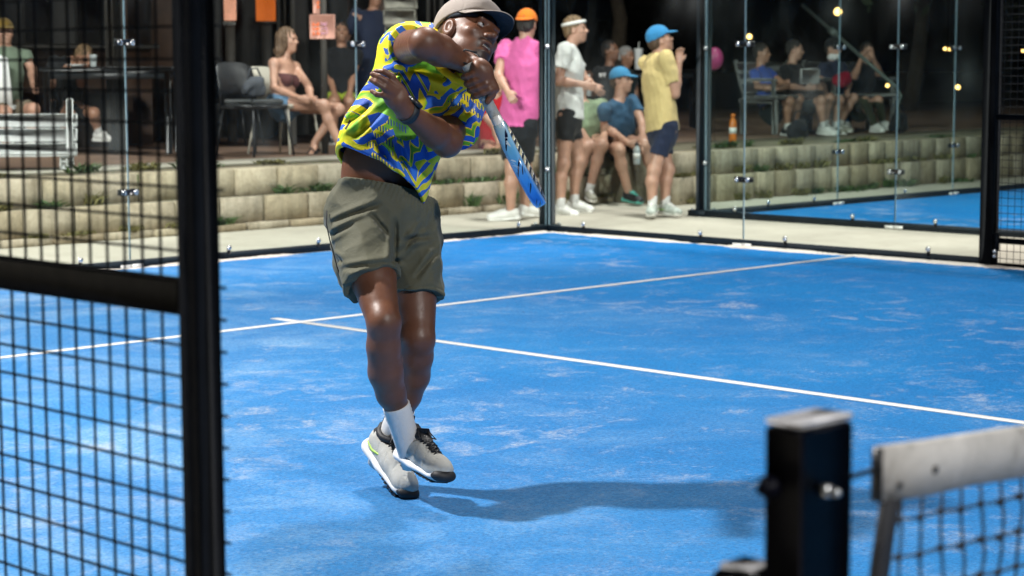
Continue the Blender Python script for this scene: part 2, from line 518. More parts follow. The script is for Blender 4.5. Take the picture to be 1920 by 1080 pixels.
# sandstone-coloured block, each block its own tone
t = NT('block_stone'); v = t.pos(); oi = t.new('ShaderNodeObjectInfo')
c = t.ramp(oi.outputs['Random'], [(0, (.36, .285, .195)), (.3, (.47, .40, .285)), (.65, (.43, .37, .29)), (1, (.54, .455, .33))])
c = t.mix(t.math('MULTIPLY', t.ramp(t.noise(5, 6, .72, v, .7), [(.42, 0), (.70, 1)]), .55), c, (.17, .13, .08))
st = t.pos((11, 11, 1.4)); c = t.mix(t.math('MULTIPLY', t.ramp(t.noise(1.5, 4, .6, st), [(.47, 0), (.66, 1)]), .45), c, (.15, .125, .085))
c = t.mix(t.math('MULTIPLY', t.ramp(t.noise(34, 3, .7, v), [(.5, 0), (.7, 1)]), .35), c, (.20, .16, .11))
t.pbr(c, .92, 0, t.bump(t.noise(30, 6, .75, v), .8, .018), .15); M['block'] = t.m
M['steel'] = simple('navy_painted_steel', (.005, .011, .017), .5, 0, .2, 6, .08, 90, spec=.22)
M['steel_near'] = simple('black_painted_steel', (.003, .004, .006), .6, 0, .3, 12, .12, 120, spec=.06)
M['post'] = simple('net_post_paint', (.0016, .002, .006), .5, 0, .25, 14, .12, 90, spec=.08)
M['highlight_white'] = simple('white_highlight', (.80, .80, .84), .45, 0, .2, 30, .1, 60)  # white stands in for the lamp's reflection on the post top
M['wire'] = simple('coated_wire', (.004, .006, .008), .6, spec=.15)
M['bolt'] = simple('zinc_bolt', (.62, .64, .66), .28, .9, .1)
M['plate'] = simple('black_clamp_plate', (.012, .013, .016), .35)
M['shim'] = simple('white_plastic_shim', (.68, .67, .64), .5)
M['sand'] = simple('drifted_sand', (.60, .55, .50), .95, 0, .15, 40, .6, 160)
M['net_cord'] = simple('black_net_cord', (.008, .009, .013), .75)
t = NT('net_tape'); v = t.obj()
c = t.ramp(t.noise(11, 5, .7, v, .9), [(.34, (.16, .155, .145)), (.46, (.42, .41, .39)), (.72, (.58, .565, .54))])
t.pbr(c, .85, 0, t.bump(t.noise(260, 2, .6, v), .4, .004), .2); M['tape'] = t.m
t = NT('tempered_glass')
tr = t.new('ShaderNodeBsdfTransparent'); tr.inputs[0].default_value = (.93, .965, .955, 1)
gl = t.new('ShaderNodeBsdfGlossy'); gl.inputs['Roughness'].default_value = 0.30; gl.inputs[0].default_value = (.9, .97, 1, 1)
lw = t.new('ShaderNodeLayerWeight'); lw.inputs[0].default_value = .5
f4 = t.math('POWER', lw.outputs['Facing'], 4.0)
fac = t.math('MULTIPLY_ADD', f4, .02); fac.node.inputs[2].default_value = .0022
# faint smears of handling and dust
sm = t.new('ShaderNodeBsdfDiffuse'); sm.inputs[0].default_value = (.5, .55, .56, 1)
v = t.pos((1.2, 1.2, .5))
smf = t.math('MULTIPLY', t.ramp(t.noise(2.2, 5, .7, v, .8), [(.5, 0), (.9, 1)]), .012)
m1 = t.new('ShaderNodeMixShader'); t.l(smf, m1.inputs[0]); t.l(tr.outputs[0], m1.inputs[1]); t.l(sm.outputs[0], m1.inputs[2])
m2 = t.new('ShaderNodeMixShader'); t.l(fac, m2.inputs[0]); t.l(m1.outputs[0], m2.inputs[1]); t.l(gl.outputs[0], m2.inputs[2])
t.l(m2.outputs[0], t.out.inputs[0]); M['glass'] = t.m
M['glass_edge'] = simple('ground_glass_edge', (.13, .20, .24), .35, 0, .1)
M['leaf'] = simple('weed_leaf', (.045, .085, .02), .6, 0, .45, 25)
M['leaf_dry'] = simple('dry_weed_leaf', (.13, .115, .035), .7, 0, .35, 25)
M['night_leaf'] = simple('tree_leaf', (.03, .05, .018), .7, 0, .4, 3)
M['bark'] = simple('tree_bark', (.06, .045, .03), .9, 0, .3, 12, .5, 40)

# ------------------------------------------------------------------ ground, courts, walk
def sheet(name, x0, y0, x1, y1, z, mat, kind='structure'):
    m = MB(); m.add([(x0, y0, z), (x1, y0, z), (x1, y1, z), (x0, y1, z)], [(0, 1, 2, 3)])
    return tag(m.build(name, mat), kind=kind)
sheet('ground', -150, -150, 250, 250, 0, M['concrete'])
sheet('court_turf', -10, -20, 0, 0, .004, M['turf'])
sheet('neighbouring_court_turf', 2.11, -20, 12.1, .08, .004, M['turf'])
t_ = .05
def line_obj(x0, y0, x1, y1):
    m = MB(); m.box((x0, y0, .004), (x1, y1, .0085)); return tag(m.build('court_line', M['line']), kind='structure')
line_obj(-10, -3.045, 0, -2.995)
line_obj(-5.025, -10, -4.975, -3.045); line_obj(-5.025, -2.995, -4.975, -2.80)

def sand_drift(a, b, w, seed):
    """ragged low ridge of sand swept against the rail, with gaps"""
    rr = np.random.default_rng(seed); a = np.array(a, float); b = np.array(b, float)
    L = np.linalg.norm(b-a); n = int(L/.02); d = (b-a)/L; nn = np.array((-d[1], d[0], 0))
    env = np.convolve(rr.random(n+41), np.ones(21)/21, 'same')[20:20+n+1]; env = np.clip((env-.43)*7, 0, 1)
    jag = np.convolve(rr.random(n+9), np.ones(5)/5, 'same')[4:4+n+1]
    m = MB(); V = []; F = []
    for i in range(n):
        p = a+d*L*i/n; ww = w*(.08+env[i]*(.5+.9*jag[i])); h = .014*env[i]+.0005
        V += [p+(0, 0, .0045), p+(0, 0, .0045+h), p+nn*ww*.5+(0, 0, .0045+h*.6), p+nn*ww+(0, 0, .0045)]
        if i:
            for k in range(3): F.append((4*i-4+k, 4*i+k, 4*i+k+1, 4*i-3+k))
    m.add(V, F)
    return tag(m.build('swept_sand', M['sand'], smooth=True), kind='stuff')
sand_drift((-.012, -6.2, 0), (-.012, -.05, 0), .085, 4)
sand_drift((-.05, -.012, 0), (-6, -.012, 0), .075, 9)

# ------------------------------------------------------------------ glass enclosure
def pane(parent, lo, hi, thin):
    m = MB(); m.box(lo, hi)
    # narrow faces get the ground edge
    e = [1 if (abs(np.mean([m.v[0][i][k] for i in f]) - (lo[k]+hi[k])/2) > 1e-6) else 0 for f in m.f for k in [thin]]
    m.m = [0 if q else 1 for q in e]
    return m.build('glass_pane', [M['glass'], M['glass_edge']], parent)

def clamp_x(parent, y, z, X, s=1, w=.075):     # clamp on a wall lying in a plane x = X, seen from -x
    m = MB(); m.obox((X-.011, y, z), (.005, w, .021), bev=.004)
    m.obox((X+.011+.012, y, z), (.005, w, .021), bev=.004)
    o = m.build('glass_clamp', M['plate'], parent)
    for q in (-1, 1):
        b = MB(); b.lathe((X-.0145, y+q*w*.66, z), (-1, 0, 0), [(0, .017), (.006, .017), (.010, .012), (.010, .005), (.005, .004)], 12)
        b.build('bolt', M['bolt'], o)
def clamp_y(parent, x, z, Y, w=.075):
    m = MB(); m.obox((x, Y-.011, z), (w, .005, .021), bev=.004)
    m.obox((x, Y+.023, z), (w, .005, .021), bev=.004)
    o = m.build('glass_clamp', M['plate'], parent)
    for q in (-1, 1):
        b = MB(); b.lathe((x+q*w*.66, Y-.0145, z), (0, -1, 0), [(0, .020), (.006, .020), (.010, .014), (.010, .006), (.005, .004)], 12)
        b.build('bolt', M['bolt'], o)
def knob(parent, p, axis):      # foot bolt that pins the pane to the rail
    p = np.array(p, float); a = np.array(axis, float)
    m = MB(); t2 = np.array((a[1], a[0], 0))
    m.obox(p+a*.004+(0, 0, -.012), np.abs(a)*.003+np.abs(t2)*.014+np.array((0, 0, .030)), bev=.003)
    o = m.build('foot_lug', M['plate'], parent)
    b = MB(); b.lathe(p+a*.007+(0, 0, .004), a, [(0, .019), (.007, .018), (.012, .010), (.013, .003)], 12); b.build('bolt', M['bolt'], o)

def side_wall(X, y0, n, joints, knobs, label, zs=(.5, 1.49, 2.5), y_off=0.0):
    t = thing('glass_side_wall', (X, y0, 0), label, 'glass wall')
    for i in range(n):
        a = y0-2*i; pane(t, (X, a-1.9965, .062), (X+.012, a-.0035-(0.008 if i == 0 else 0), 3.0), 0)
    m = MB(); m.box((X-.006, y0-2*n, .0), (X+.05, y0-.002, .012)); m.box((X-.008, y0-2*n, .0125), (X-.002, y0-.002, .058)); m.box((X+.014, y0-2*n, .0125), (X+.05, y0-.002, .055))
    m.build('base_rail', M['steel'], t)
    m = MB(); m.box((X-.01, y0-2*n, 3.0), (X+.05, y0, 3.06)); m.build('top_rail', M['steel'], t)
    for j in joints:
        for z in zs: clamp_x(t, j, z, X)
        m = MB(); m.box((X-.016, j-.085, .006), (X-.0085, j-.004, .032)); m.box((X-.016, j+.004, .006), (X-.0085, j+.085, .030)); m.build('shim', M['shim'], t)
    for k in knobs: knob(t, (X-.010, k, .085), (-1, 0, 0))
    return t
def back_wall(Y, x0, n, joints, knobs, label, sgn=-1, zs=(.512, 1.5, 2.5)):
    t = thing('glass_back_wall', (x0, Y, 0), label, 'glass wall')
    for i in range(n):
        a = x0+sgn*2*i; b = a+sgn*2
        lo, hi = min(a, b)+.0035, max(a, b)-.0035
        pane(t, (lo+(.008 if i == 0 and sgn > 0 else 0), Y, .062), (hi-(.008 if i == 0 and sgn < 0 else 0), Y+.012, 3.0), 1)
    xa, xb = sorted((x0, x0+sgn*2*n))
    m = MB(); m.box((xa, Y-.006, 0), (xb, Y+.05, .012)); m.box((xa, Y-.008, .0125), (xb, Y-.002, .058)); m.box((xa, Y+.014, .0125), (xb, Y+.05, .055))
    m.build('base_rail', M['steel'], t)
    m = MB(); m.box((xa, Y-.01, 3.0), (xb, Y+.05, 3.06)); m.build('top_rail', M['steel'], t)
    for j in joints:
        for z in zs: clamp_y(t, j, z, Y)
        m = MB(); m.box((j-.085, Y-.016, .006), (j-.004, Y-.0085, .030)); m.box((j+.004, Y-.016, .006), (j+.085, Y-.0085, .032)); m.build('shim', M['shim'], t)
    for k in knobs: knob(t, (k, Y-.010, .085), (0, -1, 0))
    return t

side_wall(0, -.001, 2, [-2.0], [-.41, -1.61, -2.4, -3.61], 'clear glass side wall of the near court, right of the steel corner post')
bw = back_wall(0, -.001, 3, [-2, -4], [-.35, -2.4, -3.2, -4.4], 'clear glass back wall of the near court, behind the jumping player')
side_wall(2.1, .098, 2, [-1.902], [-.26, -1.5, -2.3, -3.4], "glass side wall of the neighbouring court behind the strip of pale walkway", zs=(.47, 1.478, 2.5))
back_wall(.1, 2.101, 5, [4.1, 6.1, 8.1], [3.0, 3.7, 5.2, 6.9], 'far glass back wall of the neighbouring court in front of the bench', sgn=1)

def corner_post(x0, y0, w, label, clamps):
    t = thing('corner_post', (x0, y0, 0), label, 'post')
    m = MB(); m.obox((x0+w/2, y0+w/2, 1.58), (w/2, w/2, 1.52), bev=.006); m.build('post', M['steel'], t)
    m = MB(); m.box((x0-.03, y0-.03 if y0 > .05 else y0, .001), (x0+w+.06, y0+w+.06, .055)); m.build('foot_plate', M['steel'], t)
    for (dx, dy) in ((w+.035, -.0), (-.0, w+.035), (w+.035, w+.035)):
        b = MB(); b.lathe((x0+dx, y0+dy, .055), (0, 0, 1), [(0, .016), (.012, .015), (.016, .006)], 10); b.build('bolt', M['bolt'], t)
    for z in clamps:
        for ax in (0, 1):
            m = MB()
            if ax == 0: m.obox((x0-.03, y0-.0325, z), (.03, .005, .02), bev=.003)
            else: m.obox((x0-.0325, y0-.03, z), (.005, .03, .02), bev=.003)
            o = m.build('corner_clamp', M['plate'], t)
            b = MB()
            if ax == 0: b.lathe((x0-.045, y0-.0375, z), (0, -1, 0), [(0, .018), (.008, .017), (.012, .006)], 12)
            else: b.lathe((x0-.0375, y0-.045, z), (-1, 0, 0), [(0, .018), (.008, .017), (.012, .006)], 12)
            b.build('bolt', M['bolt'], o)
    return t
corner_post(.016, .016, .10, 'dark steel corner post where the two glass walls of the near court meet', (.51, 1.49, 2.5))
corner_post(2.116, .116, .10, 'dark steel corner post of the neighbouring court, right of the yellow shirt', (.48, 1.485, 2.5))

# mesh fence beyond the glass on the far side
def mesh_fence_far():
    t = thing('mesh_fence', (0, -4.0, 0), 'black wire mesh fence panel at the right end of the glass', 'fence')
    def bar(nm, lo, hi):
        m = MB(); m.obox((np.array(lo)+hi)/2, (np.array(hi)-lo)/2, bev=.004); return m.build(nm, M['steel_near'], t)
    bar('post', (-.02, -4.105, .0), (.06, -4.004, 4.0))
    bar('post', (-.02, -6.05, .0), (.06, -5.95, 4.0))
    for z0, z1, nm in ((.972, 1.010, 'rail'), (.160, .196, 'rail'), (.0, .03, 'rail'), (1.93, 1.97, 'rail')):
        bar(nm, (-.012, -5.949, z0), (.028, -4.106, z1))
    m = MB()
    for i in range(36):
        y = -4.15-.05*i; m.cyl((.008, y, .03), (.008, y, 3.0), .0022, n=4, cap=False)
    for i in range(60):
        z = .06+.05*i; m.cyl((.012, -5.95, z), (.012, -4.11, z), .0022, n=4, cap=False)
    tag(m.build('mesh_infill', M['wire'], t), kind='stuff')
    m = MB(); m.obox((-.03, -4.135, .17), (.010, .028, .06), bev=.006); m.cyl((-.045, -4.16, .12), (-.045, -4.16, .22), .014); h = m.build('hinge', M['steel_near'], t)
    for z in (.08, .05):
        b = MB(); b.lathe((-.042, -4.14, z+.03), (-1, 0, 0), [(0, .014), (.008, .012), (.011, .004)], 10); b.build('bolt', M['bolt'], h)
mesh_fence_far()

# near gate fence at the left edge of the picture
def gate():
    X0 = -10.0
    c = onx(366, 540, X0)            # near corner of the jamb
    y1 = c[1]
    t = thing('wire_gate', (X0, y1, 0), 'black steel framed wire mesh gate close to the camera on the left', 'gate')
    m = MB(); m.obox((X0+.0215, y1+.020, 1.5), (.0215, .020, 1.5), bev=.003); m.build('jamb', M['steel_near'], t)
    ya = y1+.0405; yb = -6.4
    m = MB(); m.obox((X0+.018, (ya+yb)/2, 1.036), (.016, (yb-ya)/2, .0225), bev=.003); m.build('middle_rail', M['steel_near'], t)
    m = MB(); m.obox((X0+.018, (ya+yb)/2, .03), (.016, (yb-ya)/2, .024), bev=.003); m.build('bottom_rail', M['steel_near'], t)
    m = MB(); m.obox((X0+.018, (ya+yb)/2, 2.1), (.016, (yb-ya)/2, .0225), bev=.003); m.build('top_rail', M['steel_near'], t)
    s = .0433; xw = X0+.0385
    wm = None
    # uprights (shared mesh), then cross wires whose ends stick out past the jamb
    m = MB(); m.cyl((0, 0, .03), (0, 0, 2.08), .0022, n=6, cap=False); up = m.mesh('upright_wire', M['wire'], True)
    for i in range(int((yb-ya)/s)):
        o = bpy.data.objects.new('upright_wire', up); COL.objects.link(o); o.location = (xw, ya-.006+s*i+.010, 0); put_under(o, t)
    m = MB(); m.cyl((0, y1-.0025-ya, 0), (0, yb-ya, 0), .0022, n=6); cr = m.mesh('cross_wire', M['wire'], True)
    for i in range(47):
        z = .052+s*i
        if z > 2.08: break
        o = bpy.data.objects.new('cross_wire', cr); COL.objects.link(o); o.location = (xw+.0084, ya, z); put_under(o, t)
gate()

# ------------------------------------------------------------------ net
def net():
    cz = 1.003
    c0 = onz(1506, 797, cz)
    x0, y0 = c0[0], c0[1]; w, dp = .082, .046
    t = thing('net_post', (x0+w/2, y0+dp/2, 0), 'black square net post with its top highlight painted white in the right foreground', 'post')
    m = MB(); m.obox((x0+w/2, y0+dp/2, cz/2-.0035), (w/2, dp/2, cz/2-.0035), bev=.0025); m.build('post', M['post'], t)
    m = MB(); m.obox((x0+w/2, y0+dp/2, cz-.0015), (w/2-.0005, dp/2-.0005, .003), bev=.0012); m.build('cap', M['highlight_white'], t)
    b = MB(); b.cyl((x0+.030, y0-.0005, .936), (x0+.030, y0-.010, .936), .0065, n=12); b.lathe((x0+.030, y0-.010, .936), (0, -1, 0), [(0, .0045), (.008, .0045), (.011, .003)], 10)
    b.build('bolt', M['bolt'], t)
    b = MB(); b.lathe((x0-.0005, y0+dp*.8, .938), (-1, 0, 0), [(0, .012), (.005, .012), (.010, .007), (.017, .005)], 10); b.build('knob', M['post'], t)
    b = MB(); b.obox((x0+.01, y0+dp+.026, .805), (.030, .025, .045), bev=.006); b.cyl((x0+.01, y0+dp+.02, .80), (x0+.01, y0+dp+.066, .80), .010); wi = b.build('winch', M['post'], t)
    b = MB(); b.obox((x0+.01, y0+dp+.026, .853), (.020, .02, .003), bev=.001); b.build('winch_highlight', M['highlight_white'], wi)  # white plate painted in as the highlight on the black winch
    # net
    yn = y0+dp*.5; xl = ony(1646, 880, yn)[0]
    n = thing('court_net', (xl, yn, 0), 'black cord net under a grubby white tape beside the net post', 'net')
    def top(x): return .956-.055*(x-xl)*(1-.055*(x-xl)*1.0) if x-xl < 5 else .82
    xs = np.linspace(xl, xl+5.0, 60)
    m = MB(); V = []; F = []
    for i, x in enumerate(xs):
        z = top(x); wv = .0015*math.sin(x*31)
        V += [(x, yn-.006+wv, z-.002), (x, yn-.003+wv, z+.0015), (x, yn+.003+wv, z+.0015), (x, yn+.006+wv, z-.002), (x, yn+.0045+wv, z-.056), (x, yn-.0045+wv, z-.056+.001*math.sin(x*47))]
        if i:
            for k in range(6): F.append((6*i-6+k, 6*i-6+(k+1) % 6, 6*i+(k+1) % 6, 6*i+k))
    F += [(5, 4, 3, 2, 1, 0)]
    m.add(V, F); tp = m.build('tape', M['tape'], n)
    for dx, dzz, rr in ((.030, -.040, .0035), (.094, -.030, .0045), (.30, -.030, .0045)):
        x = xl+dx; g = MB(); g.lathe((x, yn-.0066, top(x)+dzz), (0, -1, 0), [(0, rr), (.0015, rr), (.0015, rr*.55), (.0005, rr*.5)], 12); g.build('eyelet', M['plate'], tp)
    m = MB(); m.box((xl-.003, yn-.0062, .902), (xl-.0002, yn+.0062, .956)); m.build('tape_end', M['plate'], tp)
    # side band running down and outward to the post, then the cords
    m = MB(); V = []; F = []
    for i, (a, z) in enumerate(((.022, .9005), (.010, .85), (-.004, .78), (-.006, .6), (-.006, .3), (-.006, .05))):
        V += [(xl+a-.012, yn-.004, z), (xl+a+.014, yn-.004, z), (xl+a+.014, yn+.004, z), (xl+a-.012, yn+.004, z)]
        if i:
            for k in range(4): F.append((4*i-4+k, 4*i-4+(k+1) % 4, 4*i+(k+1) % 4, 4*i+k))
    m.add(V, F+[(3, 2, 1, 0)]); m.build('side_band', M['net_cord'], n)
    s = .0395
    for i in range(110):
        x = xl+.042+s*i*.98; pts = []
        for j in range(0, 24):
            z = top(x)-.055-j*s
            if z < .03: break
            pts.append((x+.0035*math.sin(j*1.9+i)+.002*math.sin(j*.7), yn+.002*math.sin(j*1.3+i*.7), z))
        m = MB(); m.tube(pts, .0019, 5); m.build('net_cord', M['net_cord'], n, True)
    for j in range(0, 23):
        pts = []
        for i in range(-1, 110):
            x = xl+.042+s*i*.98
            z = top(x)-.055-(j+.62)*s + (-.0012 if i % 2 else .001)
            lo = .01*(1-min(1, j/8)) if i < 0 else 0
            pts.append((x+(.004 if i < 0 else 0), yn+.003, z))
        m = MB(); m.tube(pts, .0018, 5); m.build('net_cord', M['net_cord'], n, True)
    k = MB()
    for i in range(26):
        for j in range(10):
            x = xl+.042+s*i*.98; z = top(x)-.055-(j+.62)*s + (-.0012 if i % 2 else .001)
            k.sphere((x, yn+.002, z), (.0044, .004, .0048), 6, 4)
    tag(k.build('knots', M['net_cord'], n, True), kind='stuff')
    m = MB(); m.tube([(x0+w-.002, yn, .93), (x0+w+.03, yn-.001, .934), (xl+.004, yn-.001, .935)], .0028, 6); m.build('net_cable', M['wire'], n)
net()
# ------------------------------------------------------------------ retaining wall, terrace, weeds
TZ = .52
def block_mesh(w, h, d, seed):
    rr = np.random.default_rng(seed)
    j = lambda s=.006: rr.uniform(-s, s)
    f = w/2-.006; b = w/2-.004
    e1 = rr.uniform(.25, .5)*f; sg = 1 if rr.random() < .75 else -1
    pf = [(-f, .016), (-f+.010, .002), (-.03+j(.02), j(.004)), (e1, -.002+j(.004)), (f-.008, .022+j()), (f, .034)]
    if sg < 0: pf = [(-x, y) for x, y in pf][::-1]
    prof = [(-b, d)]+pf+[(b, d)]
    V = []; F = []; n = len(prof)
    for z, o in ((.003, .0), (h*.5, -.002+j(.003)), (h-.006, .0), (h-.002, .004)):
        for x, y in prof: V.append((x*(1 if z < h-.01 else .99), y+(o if y < .3*d else 0), z))
    for r in range(3):
        for k in range(n): F.append((r*n+k, r*n+(k+1) % n, (r+1)*n+(k+1) % n, (r+1)*n+k))
    F.append(tuple(range(3*n, 4*n))); F.append(tuple(range(n))[::-1])
    m = MB(); m.add(V, F); return m.mesh('block', M['block'])
def retaining_wall(name_label, x0, x1, ya, yb, courses, w):
    L = math.hypot(x1-x0, yb-ya); ang = math.atan2(yb-ya, x1-x0)
    t = thing('retaining_wall', (x0, ya, 0), name_label, 'retaining wall', rz=ang)
    spots = []
    for ci, (z, h, back) in enumerate(courses):
        protos = [block_mesh(w, h, .34, 10*ci+k) for k in range(4)]
        n = int(L/w); off = (w*.5 if ci % 2 else 0)
        for i in range(n):
            o = bpy.data.objects.new('block', random.choice(protos)); COL.objects.link(o); o.parent = t
            px = w*(i+.5)+off+random.uniform(-.012, .012); py = back+random.uniform(-.014, .014)
            o.matrix_basis = Matrix.Translation((px, py, z)) @ Matrix.Rotation(random.uniform(-.03, .03), 4, 'Z')
            p = t.matrix_basis @ Vector((px-w/2, py+.01, z)); spots.append((np.array(p), ci))
    return spots
def soil(x0, x1, y0, y1, z0, z1):
    m = MB(); m.box((x0, y0, z0), (x1, y1, z1)); tag(m.build('soil', M['earth']), kind='structure')
soil(-7, 2.9, 2.02, 2.35, .001, .274); soil(-7, 2.9, 2.14, 2.355, .2745, TZ-.03)
soil(3.1, 15, 1.60, 1.615, .001, TZ-.04)
sp1 = retaining_wall('two-course wall of sandstone blocks below the cafe terrace, behind the glass back wall', -7.0, 3.2, 1.93, 1.93,
                     [(0, .062, 0), (.062, .212, .045), (.274, .225, .165)], .455)
sp2 = retaining_wall('rougher block wall with weedy gaps below the benches, behind the neighbouring court', 3.0, 15.0, 1.22, 1.50,
                     [(0, .262, 0), (.262, .235, .11)], .335)
m = MB(); m.box((-40, 2.36, .0), (2.95, 2.95, TZ-.012)); m.box((2.95, 1.62, .0), (60, 2.95, TZ-.02)); tag(m.build('terrace_earth', M['earth']), kind='structure')
m = MB(); m.box((-40, 2.47, TZ-.011), (2.94, 3.05, TZ+.004)); tag(m.build('terrace_kerb', M['concrete']), kind='structure')
m = MB(); m.box((-40, 3.052, .0), (4.2, 14, TZ)); m.box((4.202, 2.951, 0), (60, 14, TZ-.03)); tag(m.build('terrace', M['deck']), kind='structure')

def weed_mesh(seed, n, sp, hgt, mat):
    rr = np.random.default_rng(seed); m = MB()
    for i in range(n):
        a = rr.uniform(0, 6.28); l = hgt*rr.uniform(.5, 1.15); lean = rr.uniform(.2, 1.1)
        b = np.array((rr.normal(0, sp*.45), rr.normal(0, .02), 0)); d = np.array((math.cos(a)*lean, math.sin(a)*lean*.6-.12, 1.0)); d = nrm(d)
        s = nrm(np.cross(d, rr.normal(size=3)))*rr.uniform(.005, .012)
        q = b+d*l*.55; e = b+d*l+np.array((math.cos(a)*l*.25, -.1*l, -l*.18))
        m.add([b-s*.4, b+s*.4, q+s, q-s, e], [(0, 1, 2, 3), (3, 2, 4)])
    return m.mesh('leaves', mat)
WM_ = [weed_mesh(k, (70, 110, 50, 90, 140, 60)[k], (.10, .16, .07, .13, .2, .09)[k], (.10, .07, .12, .06, .08, .13)[k], M['leaf'] if k % 3 else M['leaf_dry']) for k in range(6)]+[weed_mesh(20+k, 60, .09, .09, M['leaf_dry']) for k in range(2)]
random.seed(5)
cnt = 0
for p, ci in sp1+sp2:
    q, _, dd = None, None, (p-CAM) @ D
    px = 960+FPX*((p-CAM) @ R)/dd
    if px < -40 or px > 1850: continue
    if random.random() < (.72 if p[0] > 3.1 else .72) and not (p[0] < 3.1 and ci == 0 and random.random() < .8):
        k = random.randrange(8)
        o = bpy.data.objects.new('weed', WM_[k]); COL.objects.link(o)
        o.location = (p[0]+random.uniform(-.03, .08), p[1]-.04, p[2]+.0); o.scale = [random.uniform(.8, 1.6)]*2+[random.uniform(.6, 1.35)]
        o.rotation_euler = (0, 0, random.uniform(-.5, .5))
        lab = ('dry' if (k in (0, 3, 6, 7)) else 'green')+' weed tuft at the foot of the '+('lower' if (ci == 1 if p[0] < 3.1 else ci == 0) else ('upper' if ci else 'footing'))+' blocks, behind the '+('near' if p[0] < 3.1 else 'neighbouring')+' court'
        tag(o, lab, 'plant', lab.replace('weed tuft', 'weeds')); cnt += 1
for i in range(34):          # weeds along the top of the wall
    x = random.uniform(-4.5, 2.8) if i < 18 else random.uniform(3.5, 8.5)
    y = 2.40 if x < 3 else 1.66
    o = bpy.data.objects.new('weed', WM_[random.randrange(8)]); COL.objects.link(o); o.location = (x, y, TZ-.012 if x < 3 else TZ-.02)
    o.scale = [random.uniform(.8, 1.7)]*2+[random.uniform(.4, 1.0)]; o.rotation_euler = (0, 0, random.uniform(-.5, .5))
    lab = 'low weed tuft on top of the block wall behind the '+('near' if x < 3 else 'neighbouring')+' court'
    tag(o, lab, 'plant', lab.replace('weed tuft', 'weeds'))

# ------------------------------------------------------------------ night background: cafe, pillar, signs, trees
M['dark_wall'] = simple('dark_cafe_boarding', (.022, .021, .020), .8, 0, .4, 3, .2, 20)
M['dark_wood'] = simple('dark_timber', (.02, .016, .012), .7, 0, .3, 6)
M['warm_dark'] = simple('brown_timber_panel', (.06, .028, .014), .6, 0, .35, 4)
M['grey_block'] = simple('grey_concrete_block', (.21, .20, .165), .9, 0, .2, 14, .3, 60)
M['sign'] = simple('pink_lit_sign_board', (.55, .30, .24), .6, 0, .08, 6, emit=(.55, .27, .2), es=.55)
M['sign_ink'] = simple('orange_sign_ink', (.55, .10, .02), .6, 0, .1, emit=(.6, .12, .03), es=.45)
M['sign_ink2'] = simple('mauve_sign_ink', (.35, .17, .22), .6, 0, .1, emit=(.35, .15, .2), es=.35)
M['lit_orange'] = simple('lit_orange_panel', (.5, .12, .02), .6, 0, .3, 5, emit=(.75, .15, .02), es=.45)
M['lit_pink'] = simple('lit_pink_poster', (.6, .3, .22), .6, 0, .35, 8, emit=(.8, .35, .22), es=.6)
M['bulb'] = simple('warm_bulb', (1, .7, .3), .3, 0, 0, emit=(1, .52, .16), es=4.5)
def cafe():
    t = thing('cafe_building', (-4, 7.5, TZ), 'dark open-fronted cafe behind the terrace', 'building')
    for i in range(26):
        m = MB(); m.obox((-11.4+.64*i, 7.5+random.uniform(-.006, .006), 2.3), (.314, .02, 1.78), bev=.008); m.build('wall_panel', M['dark_wall'] if i % 5 else M['warm_dark'], t)
    for x in (-6.2, -3.1, -.6, 1.5, 3.6):
        m = MB(); m.obox((x, 5.2, 2.4), (.07, .07, 1.878), bev=.01); m.build('post', M['dark_wood'], t)
    m = MB(); m.obox((-3.2, 5.2, 4.42), (8.4, .09, .12), bev=.01); m.build('beam', M['dark_wood'], t)
    m = MB(); m.obox((-3.2, 5.9, 4.62), (8.6, 2.0, .06)); m.build('roof', M['dark_wall'], t)
    m = MB(); m.obox((-2.6, 6.6, TZ+.5), (3.2, .3, .5), bev=.02); c = m.build('counter', M['warm_dark'], t)
    m = MB(); m.obox((-2.6, 6.58, TZ+1.03), (3.25, .34, .025), bev=.008); m.build('counter_top', M['dark_wood'], c)
cafe()
def pillar():
    d = 18.9; a = P(752, 60, d)
    t = thing('block_pillar', (a[0], a[1], TZ), 'pale block pillar at the cafe front behind the head of the player', 'pillar')
    z = TZ; i = 0
    while z < 2.9:
        m = MB(); ox = .01*math.sin(i*2.1); m.obox((a[0]+ox, a[1], z+.075), (.15, .15, .072), nrm_rot(.785), bev=.008); m.build('block', M['grey_block'], t); z += .15; i += 1
def nrm_rot(a):
    return np.array(((math.cos(a), math.sin(a), 0), (-math.sin(a), math.cos(a), 0), (0, 0, 1)))
pillar()
BX = np.array((R, -nrm(np.cross(R, (0, 0, 1))), np.array((0, 0, 1.0)))); BX[0][2] = 0; BX[0] = nrm(BX[0]); BX[1] = np.cross(BX[2], BX[0])
def facing_box(mb, px, py, d, wpx, hpx, dep_, mi=0, bev=.0):
    """upright box of a given size standing square to the walkway diagonal"""
    s = d/FPX; return mb.obox(P(px, py, d), (wpx*s/2, dep_/2, hpx*s/2), BX, mi, bev)
